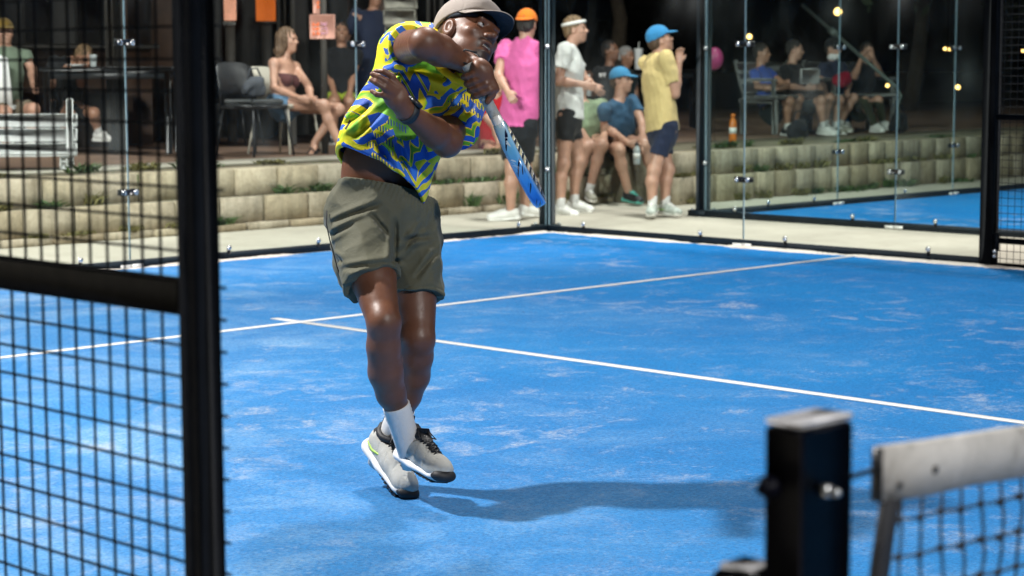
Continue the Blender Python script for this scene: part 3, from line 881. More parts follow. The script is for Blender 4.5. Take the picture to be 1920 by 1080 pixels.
def signs():
    d = 18.6
    p = P(606, 70, d)
    t = thing('sign_post', (p[0], p[1], TZ), 'pink sign boards with orange columns of lettering on a dark post', 'sign')
    m = MB(); s = d/FPX; m.obox((p[0]+BX[1][0]*.035, p[1]+BX[1][1]*.035, (TZ+2.2)/2), (.03, .02, (2.2-TZ)/2), BX); m.build('post', M['dark_wood'], t)
    m = MB(); facing_box(m, 604.5, 50, d, 47, 45, .02, bev=.003); b = m.build('sign_board', M['sign'], t)
    m = MB()
    rr = np.random.default_rng(3)
    for col, mi in ((592.5, 0), (608, 1)):
        for r_ in range(4):
            for k in range(5):
                facing_box(m, col+rr.uniform(-5, 5), 36+r_*9+rr.uniform(-3, 3), d-.0135, rr.uniform(2, 8), rr.uniform(1.2, 2), .003, mi)
            facing_box(m, col-5, 36+r_*9, d-.0135, 1.6, 7, .003, mi); facing_box(m, col+4, 36+r_*9, d-.0135, 1.6, 7, .003, mi)
    m.build('lettering', [M['sign_ink'], M['sign_ink2']], b)
    m = MB(); facing_box(m, 599, 9, d, 24, 33, .02, bev=.003); b = m.build('sign_board', M['sign'], t)
    m = MB()
    for (x, y, w, h) in ((599, 4, 11, 2), (596, 10, 2, 12), (602, 9, 2, 10), (599, 14, 10, 2), (605, 12, 4, 2)): facing_box(m, x, y, d-.0135, w, h, .003)
    m.build('lettering', M['sign_ink'], b)
    d = 21.5; p = P(430, 20, d)
    t = thing('lit_poster', (p[0], p[1], TZ), 'pinkish lit poster with a white strip, just right of the black gate', 'poster')
    m = MB(); facing_box(m, 431, 2, d, 22, 72, .04, bev=.004); m.build('poster', M['lit_pink'], t)
    m = MB(); facing_box(m, 430, 44, d-.02, 22, 5, .03, bev=.003); m.build('strip', M['shim'], t)
    m = MB(); m.obox((p[0]+BX[1][0]*.05, p[1]+BX[1][1]*.05, (TZ+1.9)/2), (.05, .025, (1.9-TZ)/2), BX); m.build('stand', M['dark_wood'], t)
    p = P(498, 20, 23)
    t = thing('glowing_board', (p[0], p[1], TZ), 'glowing orange panel behind the long-haired woman', 'panel')
    m = MB(); facing_box(m, 498, 4, 23.0, 36, 70, .04, bev=.004); m.build('panel', M['lit_orange'], t)
    m = MB(); facing_box(m, 498, 42, 23.0, 42, 4, .06); m.build('ledge', M['dark_wood'], t)
    m = MB(); m.obox((p[0]+BX[1][0]*.05, p[1]+BX[1][1]*.05, (TZ+1.9)/2), (.06, .025, (1.9-TZ)/2), BX); m.build('stand', M['dark_wood'], t)
signs()

def string_light(px, py, d, r, label):
    p = P(px, py, d)
    t = thing('festoon_bulb', p, label, 'lamp', 'warm bulbs hanging over the terrace')
    m = MB(); m.lathe(p, (0, 0, 1), [(-r, r*.3), (-r*.8, r*.75), (-r*.2, r), (r*.4, r*.8), (r*.8, r*.4)], 12); m.build('bulb', M['bulb'], t, True)
    m = MB(); m.cyl(p+(0, 0, r*.8), p+(0, 0, r*.8+.06), .018, n=8); m.cyl(p+(0, 0, r*.8+.06), p+(0, 0, 3.8-p[2]), .004, n=5); m.build('holder', M['wire'], t)
for a in ((1571, 21, 27, .055, 'brightest warm bulb, hanging at the top above the bench'), (1405, 68, 26, .036, 'warm bulb hanging left above the man in the blue shirt'),
          (1664, 160, 27, .026, 'small warm bulb just left of a glass joint, beside the seated camera holder'), (1772, 91, 28, .024, 'left one of the pair of tiny warm bulbs near the mesh fence'), (1781, 92, 28, .022, 'right one of the pair of tiny warm bulbs near the mesh fence'),
          (1796, 163, 28, .034, 'low warm bulb beside the mesh fence post'), (1918, 95, 28, .02, 'tiny warm bulb at the right edge of the picture')):
    string_light(*a)

def tree(x, y, h, seed, label):
    rr = np.random.default_rng(seed)
    t = thing('tree', (x, y, TZ-.03), label, 'tree')
    m = MB(); pts = [(x+.1*math.sin(k), y+.1*math.cos(k*1.7), TZ-.03+h*.62*k/5) for k in range(6)]
    m.tube(pts, [.16, .14, .12, .10, .08, .05], 8)
    for k in range(7):
        a = rr.uniform(0, 6.28); b = np.array(pts[3+k % 3]); e = b+np.array((math.cos(a), math.sin(a), .7))*h*.25; m.tube([b, (b+e)/2+(0, 0, .15), e], [.05, .035, .015], 6)
    m.build('trunk', M['bark'], t, True)
    V = []; F = []; n = 0
    cl = [(np.array((x, y, TZ+h*.68))+rr.normal(size=3)*np.array((.26, .26, .16))*h, h*rr.uniform(.08, .17)) for _ in range(26)]
    for c, r_ in cl:
        for _ in range(150):
            d_ = nrm(rr.normal(size=3)); p = c+d_*r_*rr.uniform(.45, 1.1); s = nrm(rr.normal(size=3)); u_ = nrm(np.cross(s, rr.normal(size=3))); L = rr.uniform(.07, .14)
            V += [p-s*L, p+u_*L*.5, p+s*L, p-u_*L*.5]; F.append((n, n+1, n+2, n+3)); n += 4
    m = MB(); m.add(V, F); m.build('crown', M['night_leaf'], t)
tree(13.5, 11.5, 6.5, 1, 'dark tree behind the benches, nearest the centre post')
tree(19.5, 9.5, 7.5, 2, 'dark tree behind the right-hand bench')
tree(27, 9.0, 7.0, 3, 'dark tree at the far right, beyond the mesh fence')

# ------------------------------------------------------------------ furniture
M['white_plastic'] = simple('white_slat', (.76, .77, .76), .5, 0, .08, 12, .05)
M['grey_plastic'] = simple('grey_white_bench', (.36, .37, .36), .55, 0, .12, 12, .05)
M['chair_black'] = simple('black_chair', (.012, .013, .015), .45)
M['chair_cream'] = simple('cream_chair', (.46, .43, .36), .55, 0, .08)
M['table_top'] = simple('dark_table', (.014, .016, .018), .35)
M['grey_fabric'] = cloth('grey_padded_fabric', (.055, .06, .062))
def chair(loc, rz, label, mat, legmat, w=.46, back_h=.86, pad=None):
    t = thing('chair', loc, label, 'chair', None, rz)
    T = Matrix.Translation(Vector(loc)) @ Matrix.Rotation(rz, 4, 'Z')
    def part(nm, mb, mm, sm=False):
        me = mb.mesh(nm, mm, sm); o = bpy.data.objects.new(nm, me); COL.objects.link(o); o.parent = t; return o
    h = .45; a = w/2
    m = MB(); m.obox((0, 0, h), (a, a*.95, .018), bev=.012); part('seat', m, mat)
    if pad is not None: m = MB(); m.obox((0, 0, h+.045), (a*.9, a*.85, .027), bev=.02); part('cushion', m, pad)
    for sx in (-1, 1):
        for sy in (-1, 1):
            m = MB(); m.cyl((sx*(a-.03), sy*(a-.03), h-.018), (sx*(a+.02), sy*(a+.03), 0), .013, .011, 8); part('leg', m, legmat)
    m = MB(); n = 9; V = []; F = []
    for i in range(n):
        x = -a+2*a*i/(n-1); cv = .06*(1-(x/a)**2); top = back_h-.05*(x/a)**4
        for z, yy in ((h+.02, -a*.85), (h+.2, -a*.95), (top, -a*1.18)):
            V += [(x, yy-cv, z), (x, yy-cv-.014, z)]
        if i:
            for k in range(2):
                b0 = 6*(i-1)+2*k; b1 = 6*i+2*k
                F += [(b0, b1, b1+2, b0+2), (b0+1, b0+3, b1+3, b1+1)]
            F += [(6*(i-1)+4, 6*i+4, 6*i+5, 6*(i-1)+5), (6*(i-1), 6*(i-1)+1, 6*i+1, 6*i)]
    F += [(0, 2, 3, 1), (2, 4, 5, 3), (6*(n-1), 6*(n-1)+1, 6*(n-1)+3, 6*(n-1)+2), (6*(n-1)+2, 6*(n-1)+3, 6*(n-1)+5, 6*(n-1)+4)]
    m.add(V, F); part('backrest', m, mat, True)
    return t
# facing_yaw: 0 faces the camera, 90 faces picture right
def rz_for(yaw):
    f = vec(math.sin(math.radians(yaw)), 0, math.cos(math.radians(yaw))); return math.atan2(f[1], f[0])-math.pi/2
def on_terrace(px, py): return onz(px, py, TZ)
dpw = dz(590, 288, TZ); p = P(533, 193, dpw); p[2] = TZ; chair(p, rz_for(58), 'cream chair under the long-haired woman', M['chair_cream'], M['chair_cream'], w=.44, back_h=.82)
p = on_terrace(478, 292); chair(p, rz_for(50), 'black chair with black legs standing just left of the woman in the tube top', M['chair_black'], M['chair_black'], pad=M['grey_fabric'])
p = on_terrace(435, 270); chair(p, rz_for(75), 'black chair half hidden by the jamb of the gate', M['chair_black'], M['chair_black'])
p = on_terrace(668, 262); chair(p, rz_for(170), 'round-backed black chair below the hanging arm of the standing man in black', M['chair_black'], M['chair_black'], w=.5)
m = MB(); q = P(664, 112, dz(668, 262, TZ)+.55); m.sphere(q, (.22, .09, .11), 14, 8, M=nrm_rot(-.785)); M['magenta'] = cloth('magenta_cushion', (.30, .03, .12)); o = m.build('cushion', M['magenta'], smooth=True); tag(o, 'magenta cushion behind the round-backed chair', 'cushion')

def bag(loc, label, mat, s=1.0):
    loc = np.array(loc, float)
    S = Sculpt(); S.add(Ell(loc+(0, 0, .14*s), (.19*s, .10*s, .11*s)), 0).add(Cone(loc+(-.13*s, 0, .06*s), loc+(.13*s, .01, .06*s), .07*s), .04).add(Ell(loc+(.03*s, .01, .21*s), (.12*s, .065*s, .06*s)), .06).inter(Plane(loc, (0, 0, -1)))
    S.disp = wrinkle(int(loc[0]*100) & 255, .022, 26)
    t = thing('bag', loc, label, 'bag')
    S.build('bag_body', .02, mat, t)
    m = MB(); m.tube([loc+(-.1*s, 0, .24*s), loc+(-.05*s, 0, .36*s), loc+(.06*s, 0, .37*s), loc+(.12*s, 0, .26*s)], .012*s, 6); m.build('strap', mat, t, True)
M['bag_black'] = cloth('black_bag_cloth', (.008, .009, .011)); M['bag_dark'] = cloth('patterned_bag_cloth', (.05, .055, .065), .5)
q = on_terrace(478, 292)+np.array((0, 0, .537)); bag(q, 'dark patterned bag on the seat of the black chair', M['bag_dark'], .72)
q = on_terrace(1495, 262); bag(q, 'black bag on the ground under the right-hand bench', M['bag_black'], .85)
q = on_terrace(1685, 248); bag(q, 'small black bag on the terrace at the right end of the bench', M['bag_black'], .9)
q = on_terrace(200, 270); bag(q, 'blue bag on the floor beneath the left cafe table', cloth('blue_bag_cloth', (.02, .05, .16)), .62)

def table(px, py, wpx, label, hz=.76, L=1.3):
    p = on_terrace(px, py)
    t = thing('cafe_table', p, label, 'table')
    X = BX
    m = MB(); m.obox(p+(0, 0, hz), (L/2, .33, .02), X, bev=.006); m.build('table_top', M['table_top'], t)
    m = MB(); m.obox(p+(0, 0, hz-.06), (L/2-.05, .28, .035), X); m.build('apron', M['table_top'], t)
    for sx in (-1, 1):
        for sy in (-1, 1):
            m = MB(); q = p+X[0]*sx*(L/2-.06)+X[1]*sy*.26; m.obox(q+(0, 0, (hz-.02)/2), (.028, .028, (hz-.02)/2), X, bev=.004); m.build('leg', M['table_top'], t)
    return p
tp = table(215, 288, 0, 'long dark cafe table on the left, seen through the gate mesh', .80, 1.25)
tp2 = table(1222, 240, 0, 'dark table behind the man in the yellow shirt', .74, 1.2)

def tumbler(p, label, col, h=.22, r=.045, straw=True):
    p = np.array(p, float)
    t = thing('tumbler', p, label, 'cup')
    m = MB(); m.lathe(p, (0, 0, 1), [(0, r*.75), (.01, r*.8), (h*.95, r), (h, r*1.05), (h+.012, r*1.0), (h+.016, r*.6)], 16); m.build('cup', col, t, True)
    if straw: m = MB(); m.cyl(p+(0, 0, h), p+(.01, 0, h+.10), .006, n=8); m.build('straw', M['shim'], t)
def bottle(p, label, mat, capm, h=.24, r=.036, group=None):
    p = np.array(p, float)
    t = thing('bottle', p, label, 'bottle', group)
    m = MB(); m.lathe(p, (0, 0, 1), [(0, r*.9), (.012, r), (h*.68, r), (h*.8, r*.75), (h*.86, r*.45), (h*.9, r*.45)], 16); m.build('bottle_body', mat, t, True)
    m = MB(); m.lathe(p+(0, 0, h*.9), (0, 0, 1), [(0, r*.6), (h*.1, r*.6), (h*.12, r*.4)], 12); c = m.build('cap', capm, t)
    m = MB(); m.lathe(p+(0, 0, h*.3), (0, 0, 1), [(0, r*1.01), (h*.22, r*1.01)], 16); m.build('band', M['shim'], t)
M['orange_bottle'] = simple('orange_bottle', (.62, .17, .02), .35); M['blue_bottle'] = simple('blue_bottle', (.03, .10, .25), .35); M['clear_bottle'] = simple('clear_plastic', (.35, .38, .38), .15)
q = onz(1374, 266, TZ-.02); bottle(q, 'orange drinks bottle standing on top of the block wall left of the bench', M['orange_bottle'], M['orange_bottle'], .30, .042)
q = onz(1590, 248, TZ-.02); bottle(q, 'dark blue bottle on the ground under the bench', M['blue_bottle'], M['plate'], .26, .042)
dd_ = (tp2-CAM) @ D
q = P(1197, 145, dd_); q[2] = TZ+.76+.001; tumbler(q, 'large white tumbler with a straw on the table beside the yellow shirt', M['white_plastic'], .26, .056)
q = tp+np.array((0, 0, .821))+BX[0]*-.18; tumbler(q, 'small glass on the left cafe table in front of the drinking man', M['clear_bottle'], .10, .035, False)
m = MB(); q = tp+np.array((0, 0, .821))+BX[0]*-.34; m.lathe(q, (0, 0, 1), [(0, .05), (.006, .06), (.02, .10), (.024, .10), (.012, .06), (.01, .01)], 16); o = m.build('plate', M['white_plastic'], smooth=True); tag(o, 'pale plate of food on the left cafe table', 'plate')

def bench(px, py, yaw, L, label, mat, slats_back=3, slats_seat=3, sh=.44, arms=True, sb=.055, sgap=.125, s0=.10, tilt=.28):
    p = on_terrace(px, py) if not isinstance(px, np.ndarray) else np.array((px[0], px[1], TZ)); rz = rz_for(yaw)
    t = thing('bench', p, label, 'bench', None, rz)
    def part(nm, mb, mm=mat):
        me = mb.mesh(nm, mm); o = bpy.data.objects.new(nm, me); COL.objects.link(o); o.parent = t; return o
    for i in range(slats_seat):
        m = MB(); m.obox((0, .21-.145*i, sh), (L/2, .064, .016), bev=.006); part('slat', m)
    for i in range(slats_back):
        z = sh+s0+sgap*i; y = -.20-sgap*tilt*i
        m = MB(); c, s = math.cos(tilt), math.sin(tilt); m.obox((0, y, z), (L/2, .014, sb), np.array(((1, 0, 0), (0, c, s), (0, -s, c))), bev=.006); part('slat', m)
    for sx in (-1, 1):
        x = sx*(L/2-.06); m = MB()
        m.obox((x, .22, sh/2-.01), (.03, .028, sh/2-.01), bev=.008); m.obox((x, -.20, sh/2-.01), (.03, .028, sh/2-.01), bev=.008)
        m.obox((x, .0, sh-.045), (.028, .25, .026), bev=.008); 
        if arms: m.obox((x, -.01, sh+.2), (.03, .25, .016), bev=.008); m.obox((x, .20, sh+.1), (.024, .02, .095), bev=.006)
        c, s = math.cos(tilt), math.sin(tilt); m.obox((x, -.245, sh+.21), (.026, .020, .23), np.array(((1, 0, 0), (0, c, s), (0, -s, c))), bev=.008)
        part('side_frame', m)
    return t
bench(22, 318, 6, 1.0, 'low white slatted bench at the left edge, seen through the mesh', M['white_plastic'], sh=.13, arms=False, sb=.054, sgap=.118, s0=.02, tilt=.3)
p = on_terrace(-2, 290); chair(p, rz_for(172), 'white plastic chair at the left edge behind the slatted bench', M['white_plastic'], M['white_plastic'], back_h=.95)
dpb = dz(1500, 250, TZ)+.25; bench(P(1470, 205, dpb)-BX[1]*.0, 0, 55, 1.45, 'pale slatted bench under the man in the bright blue shirt', M['grey_plastic'])
dpb = dz(1600, 247, TZ)+.35; bench(P(1596, 202, dpb), 0, 36, 1.15, 'pale slatted bench at the right end under the man raising his hands', M['grey_plastic'])
# balloon, and a solid slanting pole standing in for a floodlight reflection
m = MB(); q = P(1340, 110, 21.5); m.sphere(q, (.095, .095, .125), 16, 12); M['pink'] = simple('pink_rubber', (.40, .05, .16), .35)
t = thing('balloon', (q[0], q[1], q[2]-.125), 'dull pink balloon hovering right of the centre post', 'balloon'); m.build('balloon_skin', M['pink'], t, True)
m = MB(); m.lathe(q+(0, 0, -.122), (0, 0, -1), [(0, .006), (.012, .016)], 8); m.tube([q+(0, 0, -.13), q+(.02, .01, -.4), q+(0, 0, -.75), q+(.02, 0, -1.0)], .003, 5); m.build('string', M['wire'], t)
M['pole'] = simple('galvanised_pole', (.09, .11, .10), .6, .2)
t = thing('strut_reflection', P(1870-100, 240, 23.6), 'slanting grey pole with a clamp, modelled in place of a reflection behind the bench', 'pole')
m = MB(); m.cyl(P(1505, 10, 24.5), P(1680, 163, 22.6), .022, n=10); m.build('pole', M['pole'], t)
m = MB(); m.cyl(P(1557, 56, 23.9), P(1567, 64, 23.8), .045, n=10); m.build('clamp', M['pole'], t)
m = MB(); m.tube([P(1680, 163, 22.6), P(1690, 180, 22.5), P(1683, 196, 22.5), P(1684, 240, 22.5)], .018, 8); m.build('hook', M['pole'], t)
# ------------------------------------------------------------------ people
SK_LIGHT = skin('light_skin', (.42, .235, .165), (.09, .05, .03))
SK_TAN = skin('tan_skin', (.34, .175, .11), (.05, .03, .02))
SK_BROWN = skin('brown_skin', (.20, .095, .055), (.02, .014, .01))
SK_PLAYER = skin('dark_brown_skin', (.128, .051, .027), (.012, .008, .007), .46, .50)
HAIR_BROWN = simple('brown_hair', (.07, .04, .022), .55, 0, .5, 60, .6, 220)
HAIR_DARK = simple('dark_hair', (.014, .011, .009), .5, 0, .4, 60, .6, 220)
HAIR_BLOND = simple('light_brown_hair', (.16, .10, .05), .55, 0, .4, 50, .6, 220)
HAIR_LONG = simple('chestnut_hair', (.105, .062, .034), .45, 0, .45, 50, .6, 220)
HAIR_GREY = simple('grey_hair', (.30, .29, .28), .6, 0, .4, 50, .6, 220)
EYE_W = simple('eye_white', (.42, .40, .38), .25, 0, .04); EYE_D = simple('eye_iris', (.012, .007, .005), .12, 0, 0)
TEETH = simple('teeth', (.55, .50, .44), .6, 0, .05, spec=.15); MOUTH = simple('mouth_inside', (.07, .015, .014), .5)

def head_ops(S, c, f, l, u, k=1.0, mouth=False, neck=None):
    A = np.array((f, l, u))
    q = lambda a, b, d: c+(f*a+l*b+u*d)*k
    S.add(Ell(q(-.012, 0, .034), np.array((.098, .077, .094))*k, A), 0)
    S.add(Ell(q(.030, 0, -.030), np.array((.068, .061, .088))*k, A), .03)
    S.add(Ell(q(.012, 0, -.062), np.array((.060, .057, .050))*k, A), .03)
    S.add(Ell(q(.058, 0, -.094), np.array((.032, .031, .026))*k, A), .025)
    for s in (-1, 1):
        S.add(Ell(q(.058, s*.043, -.018), np.array((.024, .022, .018))*k, A), .02)
        S.cut(Ell(q(.098, s*.033, .008), np.array((.016, .020, .012))*k, A), .012)
    S.add(Cone(q(.086, .036, .026), q(.086, -.036, .026), .011*k), .014)
    S.add(Cone(q(.086, 0, .014), q(.110, 0, -.022), .009*k, .0135*k), .012)
    for s in (-1, 1):
        S.add(Ell(q(.100, s*.014, -.028), np.array((.011, .009, .009))*k, A), .008)
        S.add(Ell(q(-.008, s*.077, -.004), np.array((.024, .010, .033))*k, A), .006)
        S.cut(Ell(q(.000, s*.086, -.002), np.array((.012, .007, .018))*k, A), .004)
    up = .006 if mouth else 0
    S.add(Ell(q(.090, 0, -.054+up), np.array((.014, .026, .0075))*k, A), .008)
    S.add(Ell(q(.086, 0, -.069-up*1.6), np.array((.014, .023, .0085))*k, A), .008)
    if mouth: S.cut(Ell(q(.102, 0, -.0635), np.array((.026, .0195, .0105))*k, A), .003)

def hand_ops(S, w, d, side, k=1.0, curl=.5):
    """relaxed hand: w wrist, d pointing direction, side = direction of the thumb"""
    d = nrm(d); side = nrm(side-d*(side @ d)); pn = np.cross(d, side)
    S.add(Cone(w, w+d*.035*k, .024*k, .026*k, flat=(pn, .72)), .02)
    S.add(Ell(w+d*.060*k, np.array((.046, .038, .017))*k, np.array((d, side, pn))), .02)
    for i, L in enumerate((.064, .074, .069, .054)):
        b = w+(d*.090+side*(.030-.020*i))*k
        m_ = b+(d*math.cos(curl*.5)-pn*math.sin(curl*.5))*L*.5*k
        e = m_+(d*math.cos(curl*1.5)-pn*math.sin(curl*1.5))*L*.5*k
        S.add(Cone(b-d*.012*k, m_, .0098*k, .009*k), .006).add(Cone(m_, e, .009*k, .0075*k), .004)
    b = w+(d*.030+side*.026)*k; m_ = b+(d*.026+side*.022-pn*.010)*k; e = m_+(d*.028+side*.006-pn*.010)*k
    S.add(Cone(b, m_, .014*k, .011*k), .012).add(Cone(m_, e, .011*k, .009*k), .005)

# one shoe, modelled once: x = toe, z = up, origin under the ankle
def shoe_meshes():
    S = Sculpt()
    S.add(Ell((.085, 0, .045), (.125, .044, .040)), 0).add(Ell((-.035, 0, .055), (.048, .037, .058)), .03).add(Cone((-.02, 0, .07), (.075, 0, .060), .040, .034), .03)
    S.add(Ell((.165, .002, .036), (.048, .042, .030)), .03)
    S.cut(Cone((-.015, 0, .10), (-.02, 0, .16), .036), .01).cut(Cone((.01, 0, .10), (.03, 0, .15), .028), .01).inter(Plane((0, 0, .020), (0, 0, -1)))
    def groove(p): return -.0022*(np.abs(np.sin(p[:, 0]*60+p[:, 2]*30)) < .12)
    S.disp = groove
    v, q = S.run(.0045); up = (v, q)
    S = Sculpt()
    S.add(Cone((-.045, 0, .014), (.05, 0, .012), .046, .042, flat=((0, 0, 1), .48)), 0).add(Cone((.05, 0, .012), (.165, .002, .020), .042, .044, flat=((0, 0, 1), .40)), .02)
    S.add(Ell((.185, .002, .030), (.030, .040, .014)), .015).add(Ell((-.065, 0, .026), (.024, .036, .026)), .02).inter(Plane((0, 0, 0), (0, 0, -1)))
    so = S.run(.0045)
    return up, so
SHOE_UP, SHOE_SO = shoe_meshes()
_shoe_cache = {}
def shoe(parent, ank, fwd, up, mat, solemat, k=1.0, accent=None, lace=None, collar=None):
    f = nrm(fwd); u = nrm(up-f*(up @ f)); s = np.cross(u, f)
    Mx = Matrix(((f[0]*k, s[0]*k, u[0]*k, ank[0]), (f[1]*k, s[1]*k, u[1]*k, ank[1]), (f[2]*k, s[2]*k, u[2]*k, ank[2]), (0, 0, 0, 1)))
    def inst(nm, key, maker, par):
        if key not in _shoe_cache: _shoe_cache[key] = maker()
        o = bpy.data.objects.new(nm, _shoe_cache[key]); COL.objects.link(o); o.matrix_basis = Mx; put_under(o, par); return o
    def rm(nm, d, m): return lambda: raw_mesh(nm, d[0], d[1].ravel(), np.full(len(d[1]), 4), m, True)
    o = inst('shoe', ('up', mat.name), rm('shoe', SHOE_UP, mat), parent)
    inst('sole', ('so', solemat.name), rm('sole', SHOE_SO, solemat), o)
    lace = lace or solemat
    def laces():
        m = MB()
        vv = SHOE_UP[0]
        def topz(x):
            k = (np.abs(vv[:, 0]-x) < .007) & (np.abs(vv[:, 1]) < .012); return float(vv[k, 2].max())
        tg = [(.035+.02*i, topz(.035+.02*i)+.0005) for i in range(6)]
        V = []; F = []
        for i, (x, z) in enumerate(tg):
            ww = .025-.0018*i
            V += [(x, -ww, z-.012), (x, -ww*.55, z+.0015), (x, ww*.55, z+.0015), (x, ww, z-.012)]
            if i: F += [(4*i-4+k, 4*i-3+k, 4*i+1+k, 4*i+k) for k in range(3)]
        m.add(V, F)
        for i in range(6):
            x = .042+.018*i; z = topz(x)+.002; w = .022-.001*i; sg = 1 if i % 2 else -1
            m.tube([(x, -w, z-.004), (x+.004*sg, 0, z+.003), (x+.012, w, z-.010)], .0036, 5); m.tube([(x, w, z-.004), (x+.008, 0, z+.0045), (x+.016, -w, z-.010)], .0034, 5)
        m.tube([(.05, 0, .106), (.035, .022, .118), (.052, .036, .104), (.05, .004, .108)], .003, 5); m.tube([(.05, 0, .106), (.036, -.022, .118), (.054, -.036, .102), (.05, -.004, .108)], .003, 5)
        return m.mesh('laces', lace, True)
    inst('laces', ('la', lace.name), laces, o)
    if collar is not None:
        def coll():
            m = MB(); pts = []
            for i in range(15):
                a = 2*math.pi*i/14; pts.append((-.012+.042*math.cos(a), .033*math.sin(a), .098+.010*abs(math.cos(a))**2 + (.010 if math.cos(a) < -.7 else 0)))
            m.tube(pts, .0115, 10, cap=False)
            m.sphere((-.030, 0, .078), (.0485, .0405, .036), 18, 12)
            m.obox((-.062, 0, .128), (.004, .010, .022), bev=.003)
            m.obox((.040, 0, .112), (.028, .024, .005), np.array(((.80, 0, -.6), (0, 1, 0), (.6, 0, .80)))*1.0, bev=.004)
            return m.mesh('collar', collar, True)
        inst('collar', ('co', collar.name), coll, o)
    if accent is not None:
        def acc():
            m = MB()
            m.tube([(-.050, -.0415, .048), (-.005, -.0445, .043), (.030, -.0425, .052), (.068, -.036, .064)], [.002, .0045, .004, .0025], 6)
            m.tube([(-.050, .0415, .048), (-.005, .0445, .043), (.030, .0425, .052), (.068, .036, .064)], [.002, .0045, .004, .0025], 6)
            return m.mesh('stripe', accent, True)
        inst('stripe', ('ac', accent.name), acc, o)
    return o

def rot_about(v, ax, a):
    ax = nrm(ax); return v*math.cos(a)+np.cross(ax, v)*math.sin(a)+ax*(ax @ v)*(1-math.cos(a))

SHOE_WHITE = simple('white_shoe', (.66, .65, .62), .55, 0, .08, 20, .15, 200); SOLE_WHITE = simple('white_sole', (.70, .69, .66), .55)
SHOE_GREEN = simple('green_white_shoe', (.42, .46, .42), .55, 0, .3, 26); LIME = simple('lime_trim', (.25, .62, .06), .5); SHOE_DARK = simple('black_shoe', (.014, .016, .019), .55)
SOLE_TEAL = simple('teal_sole', (.10, .42, .36), .5); SHOE_GREY = simple('olive_grey_shoe', (.24, .23, .19), .6)
SOCK = cloth('white_sock', (.62, .61, .60), .06, 300)
BLACKC = cloth('black_cloth', (.010, .011, .013)); NAVY = cloth('navy_cloth', (.010, .016, .04)); TEAL = cloth('dark_teal_cloth', (.018, .035, .042))

